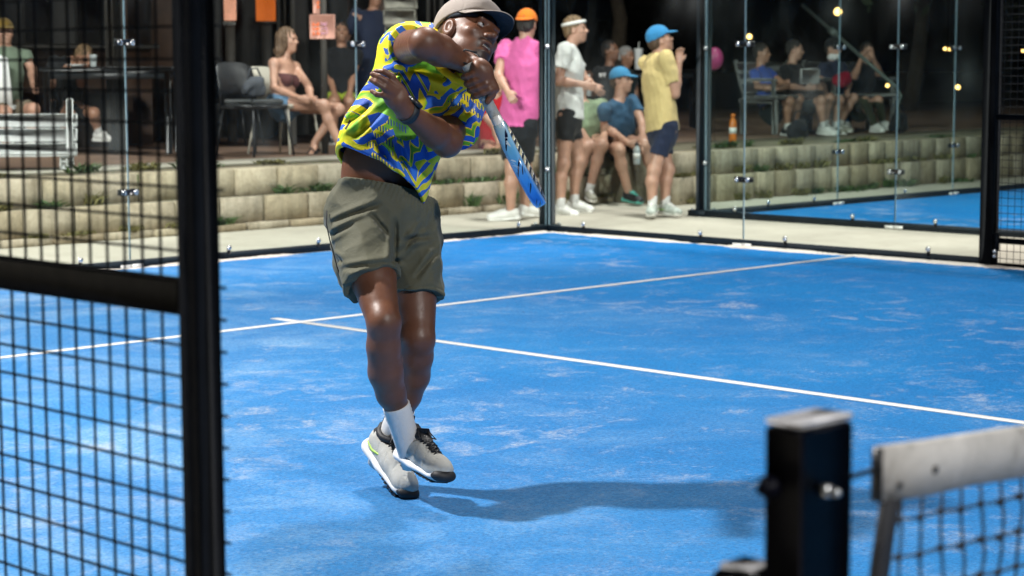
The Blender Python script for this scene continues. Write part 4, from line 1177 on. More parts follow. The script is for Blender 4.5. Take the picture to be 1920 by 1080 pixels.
def person(label, d0, J, sk, yaw, top, bottom, s=1.0, face=None, hair=None, hat=None, shoes=None, sock=True, sleeve=.55, short=.8, hem=.02,
           tube=False, group='people watching from outside the court', fem=False, seed=0, h=.0075, loose=.018, hairlen=0, hatcol=None, handdir=None, band=None, long_pants=False):
    g = lambda key: P(J[key][0], J[key][1], d0+(J[key][2] if len(J[key]) > 2 else 0))
    yr = math.radians(yaw)
    F = R*math.sin(yr)-nrm(np.cross((0, 0, 1), R))*math.cos(yr); F[2] = 0; F = nrm(F)
    L = np.cross((0, 0, 1), F)
    neck, pel, head = g('neck'), g('pelvis'), g('head')
    spine = nrm(neck-pel)
    Ls = nrm(L-spine*(L @ spine)); Fs = np.cross(Ls, spine)
    shw, hpw = (.165*s, .085*s) if fem else (.195*s, .088*s)
    shL = neck-spine*.055*s+Ls*shw; shR = neck-spine*.055*s-Ls*shw
    if 'shL' in J: shL = g('shL')
    if 'shR' in J: shR = g('shR')
    hpL = pel+Ls*hpw; hpR = pel-Ls*hpw
    root = thing('person', (pel[0], pel[1], min(g(k)[2] for k in ('anL', 'anR'))-.08), label, 'person', group)
    # ---- body
    B = Sculpt()
    face = face if face is not None else (math.sin(yr), 0, math.cos(yr))
    f = vec(*face); u = nrm(np.array((0, 0, 1.))-f*f[2]); l = np.cross(u, f)
    head_ops(B, head, f, l, u, .97*s**.5)
    B.add(Cone(neck-spine*.03*s, head-u*.055-f*.012, .057*s*(.88 if fem else 1), .052*s*(.86 if fem else 1)), .03)
    chest = neck-spine*.20*s; waist = pel+spine*.14*s
    cw = .135 if fem else .158
    B.add(Cone(neck-spine*.11*s, chest, (cw-.02)*s, cw*s, flat=(Fs, .66)), .05).add(Cone(chest, waist, (cw-.005)*s, (.115 if fem else .138)*s, flat=(Fs, .70)), .05)
    B.add(Cone(waist, pel, (.118 if fem else .138)*s, .155*s, flat=(Fs, .74)), .05)
    if fem:
        for q in (-1, 1): B.add(Ell(chest+Fs*.075*s+Ls*q*.065*s-spine*.01, (.055*s,)*3), .04)
    B.add(Cone(neck-spine*.045*s+Ls*.05, shL, .05*s, .052*s), .05).add(Cone(neck-spine*.045*s-Ls*.05, shR, .05*s, .052*s), .05)
    k_ = .86 if fem else 1.0
    for side, sh, hp in (('L', shL, hpL), ('R', shR, hpR)):
        e, w = g('el'+side), g('wr'+side)
        B.add(Cone(sh, e, .052*s*k_, .040*s*k_), .03).add(Cone(e, e+(w-e)*.35, .040*s*k_, .042*s*k_), .02).add(Cone(e+(w-e)*.35, w, .042*s*k_, .027*s*k_), .02)
        hd = (g('ha'+side)-w) if 'ha'+side in J else (w-e)
        if np.linalg.norm(hd) < .02: hd = w-e
        hand_ops(B, w-nrm(hd)*.005, hd, (Fs*.5+np.array((0, 0, .8))) if True else Ls, .93*s*k_, .7)
        kn, an = g('kn'+side), g('an'+side)
        B.add(Cone(hp, kn, .088*s*(1.02 if fem else 1), .055*s), .05)
        sh_d = nrm(an-kn); back = -F+sh_d*(F @ sh_d)
        B.add(Ell(kn+Fs*.008, (.056*s,)*3), .03)
        B.add(Cone(kn, kn+(an-kn)*.32+back*.012, .050*s, .055*s*k_), .03).add(Cone(kn+(an-kn)*.32+back*.012, an, .055*s*k_, .036*s), .03)
        if shoes is None or shoes == 'sandal':
            tf = g('to'+side)-an if 'to'+side in J else F*.2+np.array((0, 0, -.06)); tf = nrm(tf)
            B.add(Cone(an-np.array((0, 0, .035))-tf*.03, an-np.array((0, 0, .045))+tf*.16, .036*s, .028*s, flat=((0, 0, 1), .7)), .03)
    A0 = np.array((f, l, u)); k0 = .97*s**.5
    def ftint(v):
        q_ = (v-head) @ A0.T/k0; a, b, c = q_[:, 0], q_[:, 1], q_[:, 2]
        inh = (np.abs(c) < .13) & (np.abs(b) < .09) & (a > .03) & (a < .14)
        br = np.exp(-((c-.028)/.007)**2)*np.clip((np.abs(b)-.010)/.006, 0, 1)*np.clip((.058-np.abs(b))/.008, 0, 1)
        ey = np.exp(-((c-.006)/.007)**2-((np.abs(b)-.033)/.013)**2)
        mo = .55*np.exp(-((c+.061)/.005)**2)*np.clip((.026-np.abs(b))/.006, 0, 1)
        bd = (0 if fem else (.35 if seed % 2 else .12))*np.clip((-.045-c)/.02, 0, 1)
        return np.where(inh, np.clip(np.maximum.reduce([br*.8, ey, mo, bd+0*a]), 0, 1), 0)
    body = B.build('body', h, sk, root, ftint)
    # ---- top
    w1 = wrinkle(seed, .011, 17, (1, 1, .8)); w2 = wrinkle(seed+1, .007, 36)
    if tube:
        T = Sculpt(); T.add(Cone(chest+spine*.03, waist+spine*.02, (cw+.008)*s, (.122)*s, flat=(Fs, .74)), .0)
        for q in (-1, 1): T.add(Ell(chest+Fs*.077*s+Ls*q*.064*s-spine*.01, (.062*s,)*3), .04)
        T.inter(Plane(chest+spine*.055, spine)).inter(Plane(waist-spine*.0, -spine))
        T.build('top', h, top, root)
    else:
        T = Sculpt(); lo = loose
        hemc = pel-spine*hem
        T.add(Cone(neck-spine*.10*s, chest, (cw-.012)*s+lo*.5, cw*s+lo, flat=(Fs, .74)), 0)
        T.add(Cone(chest, waist, cw*s+lo, .142*s+lo, flat=(Fs, .76)), .05).add(Cone(waist, hemc-spine*.06, .142*s+lo, .160*s+lo*1.2, flat=(Fs, .78)), .05)
        T.add(Cone(neck-spine*.03*s+Ls*.03, shL, .058*s, .062*s), .05).add(Cone(neck-spine*.03*s-Ls*.03, shR, .058*s, .062*s), .05)
        T.add(Cone(neck-spine*.045, neck+spine*.012, .075*s, .066*s), .03)
        for side, sh in (('L', shL), ('R', shR)):
            e = g('el'+side); T.add(Cone(sh-(e-sh)*.1, e, .066*s+lo*.2, .060*s+lo*.7, e1=sleeve), .035)
        T.inter(Plane(hemc, -spine))
        T.cut(Cone(neck+spine*.0, neck+spine*.08, .058*s), .004)
        T.disp = lambda p: w1(p)+w2(p)
        T.build('shirt', h, top, root)
    # ---- bottom
    if bottom is not None:
        T = Sculpt(); T.add(Cone(pel+spine*.10*s, pel-spine*.03, .150*s, .168*s, flat=(Fs, .78)), 0)
        for side, hp in (('L', hpL), ('R', hpR)):
            kn, an = g('kn'+side), g('an'+side)
            if long_pants: T.add(Cone(hp, kn, .102*s, .075*s), .04).add(Cone(kn, an, .074*s, .055*s, e1=.93), .03)
            else: T.add(Cone(hp-(kn-hp)*.05, kn, .104*s, .083*s, e1=short), .04)
        T.inter(Plane(pel+spine*.085*s, spine))
        T.disp = lambda p: w1(p)*.8+w2(p)
        T.build('shorts' if not long_pants else 'trousers', h, bottom, root)
    # ---- hair / hat
    A = np.array((f, l, u)); kk = .97*s**.5
    q = lambda a, b, d: head+(f*a+l*b+u*d)*kk
    if hair is not None:
        H = Sculpt(); H.add(Ell(q(-.018, 0, .040), np.array((.102, .083, .098))*kk, A), 0)
        if hairlen:
            for b in (-.06, -.02, .02, .06):
                H.add(Cone(q(-.05, b, .03), q(-.055, b*1.25, -.10), .045, .045), .03).add(Cone(q(-.055, b*1.25, -.10), q(-.07, b*1.2, -hairlen), .045, .020), .03)
            for b in (-1, 1): H.add(Cone(q(.02, b*.078, .03), q(.02, b*.085, -.15), .018, .022), .02)
            H.inter(Plane(q(.066, 0, 0), f+u*-.55))
        else:
            H.add(Ell(q(-.07, 0, -.02), np.array((.04, .068, .05))*kk, A), .03)
            H.inter(Plane(q(.060, 0, .055), f*.75-u*.75))
        H.disp = lambda p: .0035*np.sin(p @ (A[1]*230)+2*np.sin(p @ (A[0]*60)))+.004*np.sin(p @ (A[0]*170)+p @ (A[1]*90))
        H.build('hair', h*.8, hair, root)
    if hat is not None:
        bdir = -f if hat == 'back' else f
        H = Sculpt(); H.add(Ell(q(-.010, 0, .048), np.array((.113, .093, .101))*kk, A), 0).inter(Plane(q(0, 0, .036), -u+f*(.12 if hat != 'back' else -.12)))
        c = H.build('cap', h*.8, hatcol, root)
        H = Sculpt(); H.add(Ell(q(0, 0, .046)+bdir*.10*kk, np.array((.085, .082, .012))*kk, np.array((nrm(bdir-u*.25), l, np.cross(nrm(bdir-u*.25), l)))), 0)
        H.cut(Ell(q(-.010, 0, .040), np.array((.098, .080, .10))*kk, A), 0)
        H.build('brim', h*.6, hatcol, c)
    if band is not None:
        m = MB(); pts = [q(-.012+.104*math.cos(a), .084*math.sin(a), .062+.012*math.cos(a)) for a in np.linspace(0, 2*math.pi, 25)]
        m.tube(pts, .016, 8, cap=False); m.build('headband', band, root, True)
    # ---- feet
    if shoes is not None and shoes != 'sandal':
        for side in 'LR':
            an = g('an'+side); kn = g('kn'+side)
            fw = (g('to'+side)-an) if 'to'+side in J else F.copy()
            if 'to'+side not in J: fw = rot_about(F, (0, 0, 1), (.18 if side == 'L' else -.18))
            fw = fw-np.array((0, 0, fw[2]*.8)); fw = nrm(fw)
            if sock:
                m = MB(); a = nrm(kn-an); m.lathe(an-a*.03, a, [(0, .040*s), (.05, .041*s), (.10, .0435*s), (.11, .042*s)], 14); m.build('sock', SOCK, root, True)
            shoe(root, an-np.array((0, 0, .085*s)), fw, np.array((0, 0, 1.)), shoes[0], shoes[1], .98*s, accent=shoes[2] if len(shoes) > 2 else None)
    elif shoes == 'sandal':
        for side in 'LR':
            an = g('an'+side); tf = nrm(g('to'+side)-an) if 'to'+side in J else F
            tf = nrm(tf*np.array((1, 1, .3))); m = MB(); sd = np.cross((0, 0, 1), tf)
            m.obox(an-np.array((0, 0, .078))+tf*.06, (.125, .042, .010), np.array((tf, sd, np.cross(tf, sd))), bev=.006)
            for x in (.05, .12): m.tube([an+tf*x+sd*.042-np.array((0, 0, .075)), an+tf*x-np.array((0, 0, .018)), an+tf*x-sd*.042-np.array((0, 0, .075))], .009, 6)
            m.build('sandal', SHOE_DARK, root, True)
    root['_J'] = 0; del root['_J']
    return root, dict(head=head, neck=neck, pel=pel, f=f, l=l, u=u, g=g, Fs=Fs, Ls=Ls, spine=spine, chest=chest)

def spectators():
    W = (SHOE_WHITE, SOLE_WHITE)
    # standing group between the courts
    dp = dz(950, 414, 0)
    person('man in a pink shirt with a bright orange backwards cap, standing behind the racket', dp,
           dict(head=(988, 47), neck=(985, 80), pelvis=(972, 238), elL=(934, 142, -.06), wrL=(952, 172, -.22), elR=(1004, 150, .25), wrR=(1000, 175, .1),
                knL=(960, 318, -.03), anL=(958, 395), knR=(984, 318, .2), anR=(985, 388, .22), toL=(915, 410, .05), toR=(1000, 398, .3)),
           SK_LIGHT, 152, cloth('pink_cotton', (.58, .11, .30), .08), BLACKC, face=(.25, 0, -.95), hair=HAIR_DARK, hat='back', hatcol=cloth('orange_cap_cloth', (.72, .17, .01), .06), shoes=W, sock=False, hem=.02, short=.78, seed=3, loose=.028)
    dp = dz(1080, 400, 0)
    person('young man in a white shirt and white headband, looking right', dp,
           dict(head=(1079, 56), neck=(1066, 90), pelvis=(1066, 220), elL=(1098, 150, .2), wrL=(1112, 160, .1), elR=(1047, 152, -.18), wrR=(1092, 158, -.22), haL=(1124, 172, .08), haR=(1112, 164, -.22),
                knL=(1084, 302, .1), anL=(1076, 380, .14), knR=(1056, 308, -.1), anR=(1051, 388, -.1), toL=(1105, 388, .05), toR=(1075, 402, -.2)),
           SK_LIGHT, 78, cloth('white_cotton', (.55, .56, .54), .05), BLACKC, face=(.97, .06, .2), hair=HAIR_BLOND, band=SHOE_WHITE, shoes=W, hem=.03, short=.55, seed=8, loose=.03, sleeve=.62)
    dp = dz(1240, 408, 0)
    person('man in a pale yellow shirt and blue cap, one arm raised', dp,
           dict(head=(1238, 76), neck=(1231, 106), pelvis=(1242, 244), elL=(1262, 178, .16), wrL=(1250, 172, .02), elR=(1266, 176, -.12), wrR=(1273, 118, -.14), haR=(1274, 98, -.14), haL=(1240, 176, -.02),
                knL=(1252, 318, .06), anL=(1247, 384, .06), knR=(1226, 320, -.1), anR=(1223, 384, -.1), toL=(1275, 398, -.1), toR=(1218, 402, -.35)),
           SK_LIGHT, 112, cloth('pale_yellow_cotton', (.56, .43, .19), .07), NAVY, face=(.88, .34, -.1), hair=HAIR_BROWN, hat='front', hatcol=cloth('blue_cap_cloth', (.03, .20, .42), .2), shoes=(SHOE_GREEN, SOLE_WHITE, LIME), hem=.02, short=.66, seed=12, loose=.03, sleeve=.72)
    # seated on the wall
    dp = dz(1190, 382, 0)
    r_, q_ = person('seated man in a blue shirt and blue cap holding a bottle', dp,
           dict(head=(1165, 152), neck=(1160, 190), pelvis=(1163, 272, .15), elL=(1204, 232, .0), wrL=(1207, 268, -.3), elR=(1134, 238, .0), wrR=(1178, 268, -.34), haL=(1200, 282, -.36), haR=(1192, 274, -.36),
                knL=(1208, 270, -.32), anL=(1240, 362, -.12), knR=(1160, 282, -.36), anR=(1179, 362, -.25), toL=(1270, 376, -.2), toR=(1200, 378, -.4)),
           SK_LIGHT, 40, cloth('slate_blue_cotton', (.035, .09, .16), .12), BLACKC, face=(.88, .05, .45), hair=HAIR_BROWN, hat='front', hatcol=cloth('sky_blue_cap_cloth', (.05, .22, .40), .1), shoes=(SHOE_DARK, SOLE_TEAL), sock=False, hem=.0, short=.55, seed=21)
    bottle(P(1194, 308, dp-.42), 'grey drinks bottle in the hand of the seated man in the blue cap', M['clear_bottle'], M['plate'], .2, .034)
    person('seated person in a grey and lime shirt half hidden behind the white shirt', dp+.1,
           dict(head=(1086, 165, .1), neck=(1092, 196), pelvis=(1102, 268, .1), elL=(1136, 235, -.05), wrL=(1132, 262, -.3), elR=(1082, 240), wrR=(1105, 266, -.3),
                knL=(1128, 272, -.38), anL=(1105, 358, -.25), knR=(1100, 275, -.35), anR=(1075, 360, -.3), toL=(1115, 384, -.5), toR=(1080, 384, -.5)),
           SK_LIGHT, 20, cloth('grey_lime_cotton', (.20, .26, .16), .6), BLACKC, hair=HAIR_BROWN, shoes=(SHOE_GREY, SOLE_WHITE), hem=.0, short=.6, seed=25)
    dp = dz(945, 380, .0)
    person('seated person in a red shirt behind the hand gripping the racket', dp,
           dict(head=(938, 155), neck=(930, 182), pelvis=(932, 275, .15), elL=(962, 228), wrL=(952, 262, -.25), elR=(930, 240, -.15), wrR=(936, 270, -.3),
                knL=(952, 290, -.35), anL=(952, 366, -.2), knR=(926, 290, -.4), anR=(938, 366, -.3), toL=(960, 384, -.4), toR=(935, 384, -.5)),
           SK_LIGHT, 10, cloth('red_cotton', (.42, .012, .02), .12), cloth('maroon_cloth', (.10, .012, .03)), hair=HAIR_BROWN, hat='front', hatcol=cloth('pale_cap_cloth', (.42, .40, .36)), shoes=(SHOE_GREY, SOLE_WHITE), hem=.0, short=.45, seed=30)
    # standing behind the table
    dp = dz(1150, 262, TZ)+.6
    r_, q_ = person('dark-haired man in a black shirt with small white chest lettering', dp,
           dict(head=(1145, 96), neck=(1142, 128), pelvis=(1142, 232, .1), elL=(1170, 178, .1), wrL=(1168, 218, -.1), elR=(1112, 175), wrR=(1104, 148, -.25), haR=(1102, 138, -.3),
                knL=(1152, 280), anL=(1152, 330), knR=(1133, 280), anR=(1132, 330)),
           SK_BROWN, 40, BLACKC, BLACKC, face=(.75, .08, .6), hair=HAIR_DARK, shoes=(SHOE_DARK, SOLE_WHITE), seed=33, s=.95)
    c = P(1130, 141, dp-.24); m = MB()
    for (a, b) in (((-7, 5), (-7, -5)), ((-7, 5), (-2, -5)), ((-2, 5), (-2, -5)), ((1, 5), (4, 0)), ((7, 5), (4, 0)), ((4, 0), (4, -5))):
        e = dp/FPX; A_ = c+R*a[0]*e*.8+U*a[1]*e*.8; B_ = c+R*b[0]*e*.8+U*b[1]*e*.8; m.cyl(A_, B_, .007, n=6)
    m.build('shirt_lettering', SOCK, r_)
    q = P(1103, 152, dp-.33); bottle(q-np.array((0, 0, .17)), 'clear water bottle held up beside the arm of the white shirt', M['clear_bottle'], M['shim'], .24, .036)
    dp = dz(1178, 258, TZ)+1.6
    person('grey-haired person standing far back in the dark left of the white tumbler', dp,
           dict(head=(1175, 106), neck=(1172, 132), pelvis=(1172, 215), elL=(1192, 172), wrL=(1190, 200), elR=(1150, 172), wrR=(1155, 200), knL=(1180, 255), anL=(1180, 298), knR=(1164, 255), anR=(1164, 298)),
           SK_TAN, 60, TEAL, BLACKC, face=(.7, -.1, .6), hair=HAIR_GREY, shoes=(SHOE_DARK, SOLE_WHITE), seed=36, s=.92)
    # the long-haired woman on the cream chair
    dp = dz(590, 288, TZ)
    r_, q_ = person('seated woman with long brown hair, brown tube top and denim shorts', dp,
           dict(head=(539, 76), neck=(534, 112), pelvis=(531, 193), elL=(578, 160, -.05), wrL=(584, 186, -.25), elR=(513, 165, -.2), wrR=(562, 184, -.4), haL=(592, 192, -.33), haR=(580, 190, -.42),
                knL=(634, 205, -.1), anL=(590, 268, -.05), knR=(606, 198, -.25), anR=(640, 276, -.2), toL=(582, 290, -.2), toR=(655, 300, -.3)),
           SK_LIGHT, 58, cloth('brown_tube_knit', (.075, .028, .028)), cloth('denim', (.10, .19, .30), .2), fem=True, face=(.93, -.02, .38), hair=HAIR_LONG, hairlen=.30, shoes='sandal', tube=True, short=.34, seed=40, s=.97)
    # standing man in black at the cafe, mostly above the frame
    dp = dz(680, 268, TZ)+.5
    person('man in navy standing beside the round-backed chair', dp,
           dict(head=(704, -8), neck=(698, 24), pelvis=(690, 142), elL=(735, 90), wrL=(738, 130), elR=(636, 100, -.1), wrR=(644, 150, -.2), knL=(700, 205), anL=(700, 262), knR=(668, 205), anR=(664, 262)),
           SK_TAN, 20, NAVY, NAVY, face=(.2, -.1, .97), hair=HAIR_DARK, shoes=(SHOE_DARK, SOLE_WHITE), seed=44, short=.75)
    dp = dz(640, 270, TZ)+.3
    person('seated person in black with lime shorts behind the woman', dp,
           dict(head=(640, 60), neck=(640, 95), pelvis=(640, 185), elL=(662, 140), wrL=(655, 180, -.2), elR=(618, 140), wrR=(628, 180, -.2), knL=(655, 192, -.4), anL=(656, 258, -.3), knR=(625, 192, -.4), anR=(626, 258, -.3)),
           SK_TAN, 10, BLACKC, cloth('lime_cotton', (.26, .33, .02)), hair=HAIR_DARK, shoes=(SHOE_DARK, SOLE_WHITE), seed=47, s=.9, short=.5)
    # left: by the cafe table
    dp = dz(60, 290, TZ)
    person('person in a grey-green shirt and camouflage cap behind the white bench', dp,
           dict(head=(8, 62), neck=(8, 92), pelvis=(8, 205), elL=(60, 130, .05), wrL=(62, 158, -.15), elR=(-42, 140), wrR=(-30, 180, -.2), knL=(62, 205, -.25), anL=(58, 275, -.1), knR=(10, 210, -.4), anR=(10, 280, -.2)),
           SK_LIGHT, 22, cloth('grey_green_cotton', (.14, .18, .13)), cloth('khaki_cloth', (.16, .13, .09)), hair=None, hat='front', hatcol=cloth('camo_cap_cloth', (.16, .10, .02), .7), shoes=(SHOE_GREY, SOLE_WHITE), seed=50)
    dp = dz(120, 288, TZ)+.45
    person('man in black at the left cafe table leaning forward over his drink', dp,
           dict(head=(158, 108, -.1), neck=(135, 112, .05), pelvis=(122, 202, .15), elL=(152, 158, -.1), wrL=(148, 128, -.2), elR=(98, 160, -.1), wrR=(118, 132, -.3), haR=(130, 130, -.35), haL=(150, 112, -.2), knL=(176, 212, -.25), anL=(186, 250, -.1), knR=(130, 215, -.4), anR=(118, 272, -.3)),
           SK_TAN, 42, BLACKC, BLACKC, face=(.55, -.5, .65), hair=HAIR_BLOND, shoes=W, seed=52, s=.95)
    dp = dz(40, 280, TZ)+1.3
    person('second person at the left edge, partly hidden behind the grey-green shirt', dp,
           dict(head=(32, 80), neck=(32, 104), pelvis=(34, 195), elL=(58, 150), wrL=(56, 175, -.2), elR=(10, 150), wrR=(16, 180, -.2), knL=(44, 205, -.3), anL=(44, 262, -.2), knR=(22, 205, -.3), anR=(22, 262, -.2)),
           SK_TAN, 20, BLACKC, BLACKC, hair=HAIR_BROWN, shoes=(SHOE_DARK, SOLE_WHITE), seed=54, s=.9)
    dp = dz(290, 262, TZ)+.4
    person('person in khaki shorts at the right end of the left cafe table', dp,
           dict(head=(312, 88), neck=(308, 112), pelvis=(305, 205, .1), elL=(328, 160), wrL=(316, 150, -.3), elR=(280, 160), wrR=(286, 148, -.3), knL=(318, 200, -.4), anL=(312, 255, -.25), knR=(282, 202, -.4), anR=(272, 258, -.25)),
           SK_BROWN, -30, BLACKC, cloth('khaki_shorts_cloth', (.15, .12, .07)), face=(-.6, -.3, .7), hair=HAIR_DARK, shoes=(SHOE_DARK, SOLE_WHITE), seed=56, s=.92)
    # the bench party
    dp = dz(1500, 250, TZ)+.15
    person('teenager in a bright blue shirt with folded arms, leftmost on the bench', dp,
           dict(head=(1428, 100), neck=(1424, 130), pelvis=(1446, 208), elL=(1474, 160, -.05), wrL=(1450, 166, -.25), elR=(1420, 162, -.2), wrR=(1462, 166, -.32), haL=(1438, 165, -.25), haR=(1476, 163, -.32), knL=(1498, 186, -.15), anL=(1490, 238, -.05), knR=(1480, 190, -.4), anR=(1475, 242, -.3), toL=(1510, 250, -.2)),
           SK_TAN, 58, cloth('bright_blue_cotton', (.015, .05, .26)), TEAL, face=(.92, -.05, .4), hair=HAIR_DARK, shoes=(SHOE_DARK, SOLE_WHITE), seed=60, s=.95, short=.85)
    r_, q_ = person('young man in black on the bench with a pale box on his lap', dp+.15,
           dict(head=(1490, 94), neck=(1483, 124), pelvis=(1502, 205), elL=(1535, 160), wrL=(1540, 166, -.3), elR=(1478, 162, -.1), wrR=(1510, 166, -.35), haL=(1530, 164, -.35), haR=(1524, 164, -.38), knL=(1556, 184, -.2), anL=(1546, 236, -.1), knR=(1540, 188, -.42), anR=(1543, 240, -.35), toL=(1568, 250, -.3), toR=(1575, 254, -.5)),
           SK_LIGHT, 55, BLACKC, TEAL, face=(.95, -.1, .2), hair=HAIR_DARK, shoes=W, seed=62, s=.97, short=.85)
    m = MB(); q = P(1518, 143, dp-.15); m.obox(q, (.11, .055, .09), BX, bev=.008); o = m.build('box', M['white_plastic']); tag(o, 'pale box held on the lap of the young man in black on the bench', 'box')
    dp = dz(1565, 248, TZ)+.3
    person('person on the bench in a dark cap with a pale scarf at the chin', dp,
           dict(head=(1562, 92), neck=(1560, 120), pelvis=(1572, 202), elL=(1592, 158), wrL=(1588, 172, -.25), elR=(1540, 155, -.05), wrR=(1550, 178, -.3), knL=(1600, 184, -.2), anL=(1572, 236, -.15), knR=(1574, 188, -.35), anR=(1566, 240, -.3)),
           SK_LIGHT, 42, NAVY, cloth('tan_trouser_cloth', (.11, .085, .035)), face=(.75, -.15, .6), hair=HAIR_DARK, hat='front', hatcol=BLACKC, shoes=(SHOE_GREY, SOLE_WHITE), seed=64, s=.95, short=.7)
    m = MB(); q = P(1562, 107, dp-.04); m.sphere(q, (.075, .055, .045), 12, 8, M=BX); m.sphere(q+BX[0]*.045+(0, 0, .01), (.035, .05, .03), 10, 6, M=BX); o = m.build('scarf', SOCK, smooth=True); tag(o, 'pale scarf bunched under the chin of the person in the dark cap', 'scarf')
    S = Sculpt(); q = P(1578, 150, dp-.42); S.add(Ell(q, (.13, .07, .09), BX), 0).add(Ell(q+BX[0]*.05+(0, 0, .05), (.06, .06, .06), BX), .04); S.disp = wrinkle(5, .01, 30)
    M['red_bag'] = cloth('red_bag_cloth', (.25, .008, .025)); o = S.build('bag', .012, M['red_bag']); tag(o, 'red bag on the lap of the person with the pale scarf', 'bag')
    dp = dz(1648, 246, TZ)+.1
    person('man in black at the right end of the bench, both hands raised to his face', dp,
           dict(head=(1626, 98), neck=(1622, 126), pelvis=(1612, 202), elL=(1650, 138, -.1), wrL=(1636, 108, -.28), elR=(1603, 144, -.15), wrR=(1614, 112, -.3), haL=(1628, 98, -.3), haR=(1622, 100, -.32), knL=(1646, 188, -.15), anL=(1655, 230, -.05), knR=(1622, 190, -.4), anR=(1640, 236, -.3), toL=(1672, 246, -.15)),
           SK_LIGHT, 35, BLACKC, cloth('olive_trouser_cloth', (.035, .04, .022)), face=(.4, -.1, .9), hair=HAIR_DARK, shoes=W, seed=66, s=.95, long_pants=True)
spectators()
# ------------------------------------------------------------------ the player
def player():
    h = .0038
    d0 = 6.12
    p = lambda x, y, d=0.0: P(x, y, d0+d)
    toe = onz(745, 942, 0)
    root = thing('person', (toe[0], toe[1], 0), 'jumping player in a yellow, blue and green patterned shirt and taupe cap', 'person')
    # head frame
    l = nrm(R*.63-U*.42+D*.65); u0 = R*.15+U*.88+D*.45; u = nrm(u0-l*(u0 @ l)); f = np.cross(l, u)
    hc = p(875, 73, -.02); A = np.array((f, l, u))
    hq = lambda a, b, d: hc+f*a+l*b+u*d
    B = Sculpt()
    head_ops(B, hc, f, l, u, 1.0, mouth=True)
    B.cut(Ell(hq(.082, 0, .0), (.001, .001, .001), A), 0)
    neck = p(838, 128, .06); chest = p(792, 170, .06); belly = p(718, 305, .08); pel = p(712, 385, .09)
    spine = nrm(neck-pel)
    shR, shL = p(757, 92, .0), p(862, 178, .20)
    lat = nrm(shL-shR); lat = nrm(lat-spine*(lat @ spine)); fw = np.cross(lat, spine)
    if fw @ D > 0: fw = -fw
    B.add(Cone(neck-spine*.02, hq(-.02, 0, -.06), .062, .058), .03)
    B.add(Cone(p(806, 135, .07), chest, .125, .140, flat=(fw, .66)), .04).add(Cone(chest, belly, .140, .126, flat=(fw, .76)), .04).add(Cone(belly, pel, .126, .138, flat=(fw, .78)), .04)
    B.add(Cone(neck-spine*.03, shR, .050, .056), .03).add(Cone(neck-spine*.03, shL, .050, .056), .03)
    # right (racket) arm, held across at chin height
    eR, wR = p(797, 82, -.34), p(879, 119, -.17)
    B.add(Cone(shR, eR, .056, .046), .03).add(Ell(eR, (.045, .045, .045)), .012)
    fa = wR-eR
    B.add(Cone(eR, eR+fa*.33, .045, .047), .012).add(Cone(eR+fa*.33, wR, .047, .0265), .01)
    # left arm, folded in front of the belly
    eL, wL = p(838, 266, -.12), p(760, 207, -.30)
    B.add(Cone(shL, eL, .056, .047), .03)
    fa2 = wL-eL
    B.add(Cone(eL, eL+fa2*.30, .044, .045), .012).add(Cone(eL+fa2*.30, wL, .045, .0255), .01)
    # legs
    hR, hL = p(672, 405, .05), p(768, 410, .14)
    kR, aR = p(720, 606, -.18), p(768, 842, .01)
    kL, aL = p(785, 636, .02), p(722, 846, .23)
    chains = [(hR, kR, [(720, 606, -.18, .0495), (719, 650, -.155, .050), (723, 698, -.12, .052), (733, 738, -.08, .0445), (746, 768, -.045, .0355), (768, 842, .01, .033)]),
              (hL, kL, [(781, 636, .02, .055), (779, 668, .05, .054), (775, 705, .09, .050), (764, 742, .13, .043), (750, 775, .165, .037), (722, 846, .23, .034)])]
    for hp, kn, ch in chains:
        B.add(Cone(hp, hp+(kn-hp)*.6, .074, .066), .02).add(Cone(hp+(kn-hp)*.6, kn, .068, .050), .015)
        B.add(Ell(kn-D*.016+U*.006, (.034, .034, .042)), .03)
        for (q0, q1) in zip(ch[:-1], ch[1:]): B.add(Cone(p(*q0[:3]), p(*q1[:3]), q0[3], q1[3]), .012)
        c1, c2, c3 = p(*ch[1][:3])+D*.02, p(*ch[2][:3])+D*.022, p(*ch[3][:3])+D*.014
        B.add(Cone(c1, c2, .038, .041), .02).add(Cone(c2, c3, .041, .030), .02)
    # racket axis and gripping hand
    rb, rt = p(878, 122, -.24), p(1016, 386, -.18)
    ra = nrm(rt-rb); side = nrm(np.cross(ra, D)); side = side if side @ R > 0 else -side     # to the picture right, across the handle
    toc = np.cross(ra, side); toc = toc if toc @ D < 0 else -toc        # towards the camera
    gc = lambda t, ang, r: rb+ra*t+(side*math.cos(ang)+toc*math.sin(ang))*r
    # palm on the far right of the grip, knuckles at the right, fingers wrap round the camera side to the left
    B.add(Cone(wR, gc(.035, math.radians(35), .034), .029, .031), .025)
    B.add(Cone(gc(.020, math.radians(40), .036), gc(.085, math.radians(25), .036), .026, .024, flat=(nrm(side*.7+toc*.3), .75)), .02)
    for i, t in enumerate((.032, .053, .074, .095)):
        L = (.9, 1.0, 1.0, .94)[i]
        angs = [20, 62, 100, 140, 178, 214]; rr = [.041, .0405, .035, .032, .030, .027]; rad = [.0105, .0112, .0102, .0098, .0092, .0085]
        pts = [gc(t+.006*(k == 0)-.004*k*(.4), math.radians(a*L), r_) for k, (a, r_) in enumerate(zip(angs, rr))]
        for k in range(5): B.add(Cone(pts[k], pts[k+1], rad[k], rad[k+1]), .0035 if k else .008)
        B.add(Ell(pts[1], (.0125,)*3), .004)
    th = [gc(.050, math.radians(-25), .034), gc(.085, math.radians(5), .034), gc(.110, math.radians(48), .030), gc(.121, math.radians(92), .026)]
    for k in range(3): B.add(Cone(th[k], th[k+1], (.016, .0125, .011)[k], (.0125, .011, .009)[k]), .006)
    # open left hand
    wd = wL
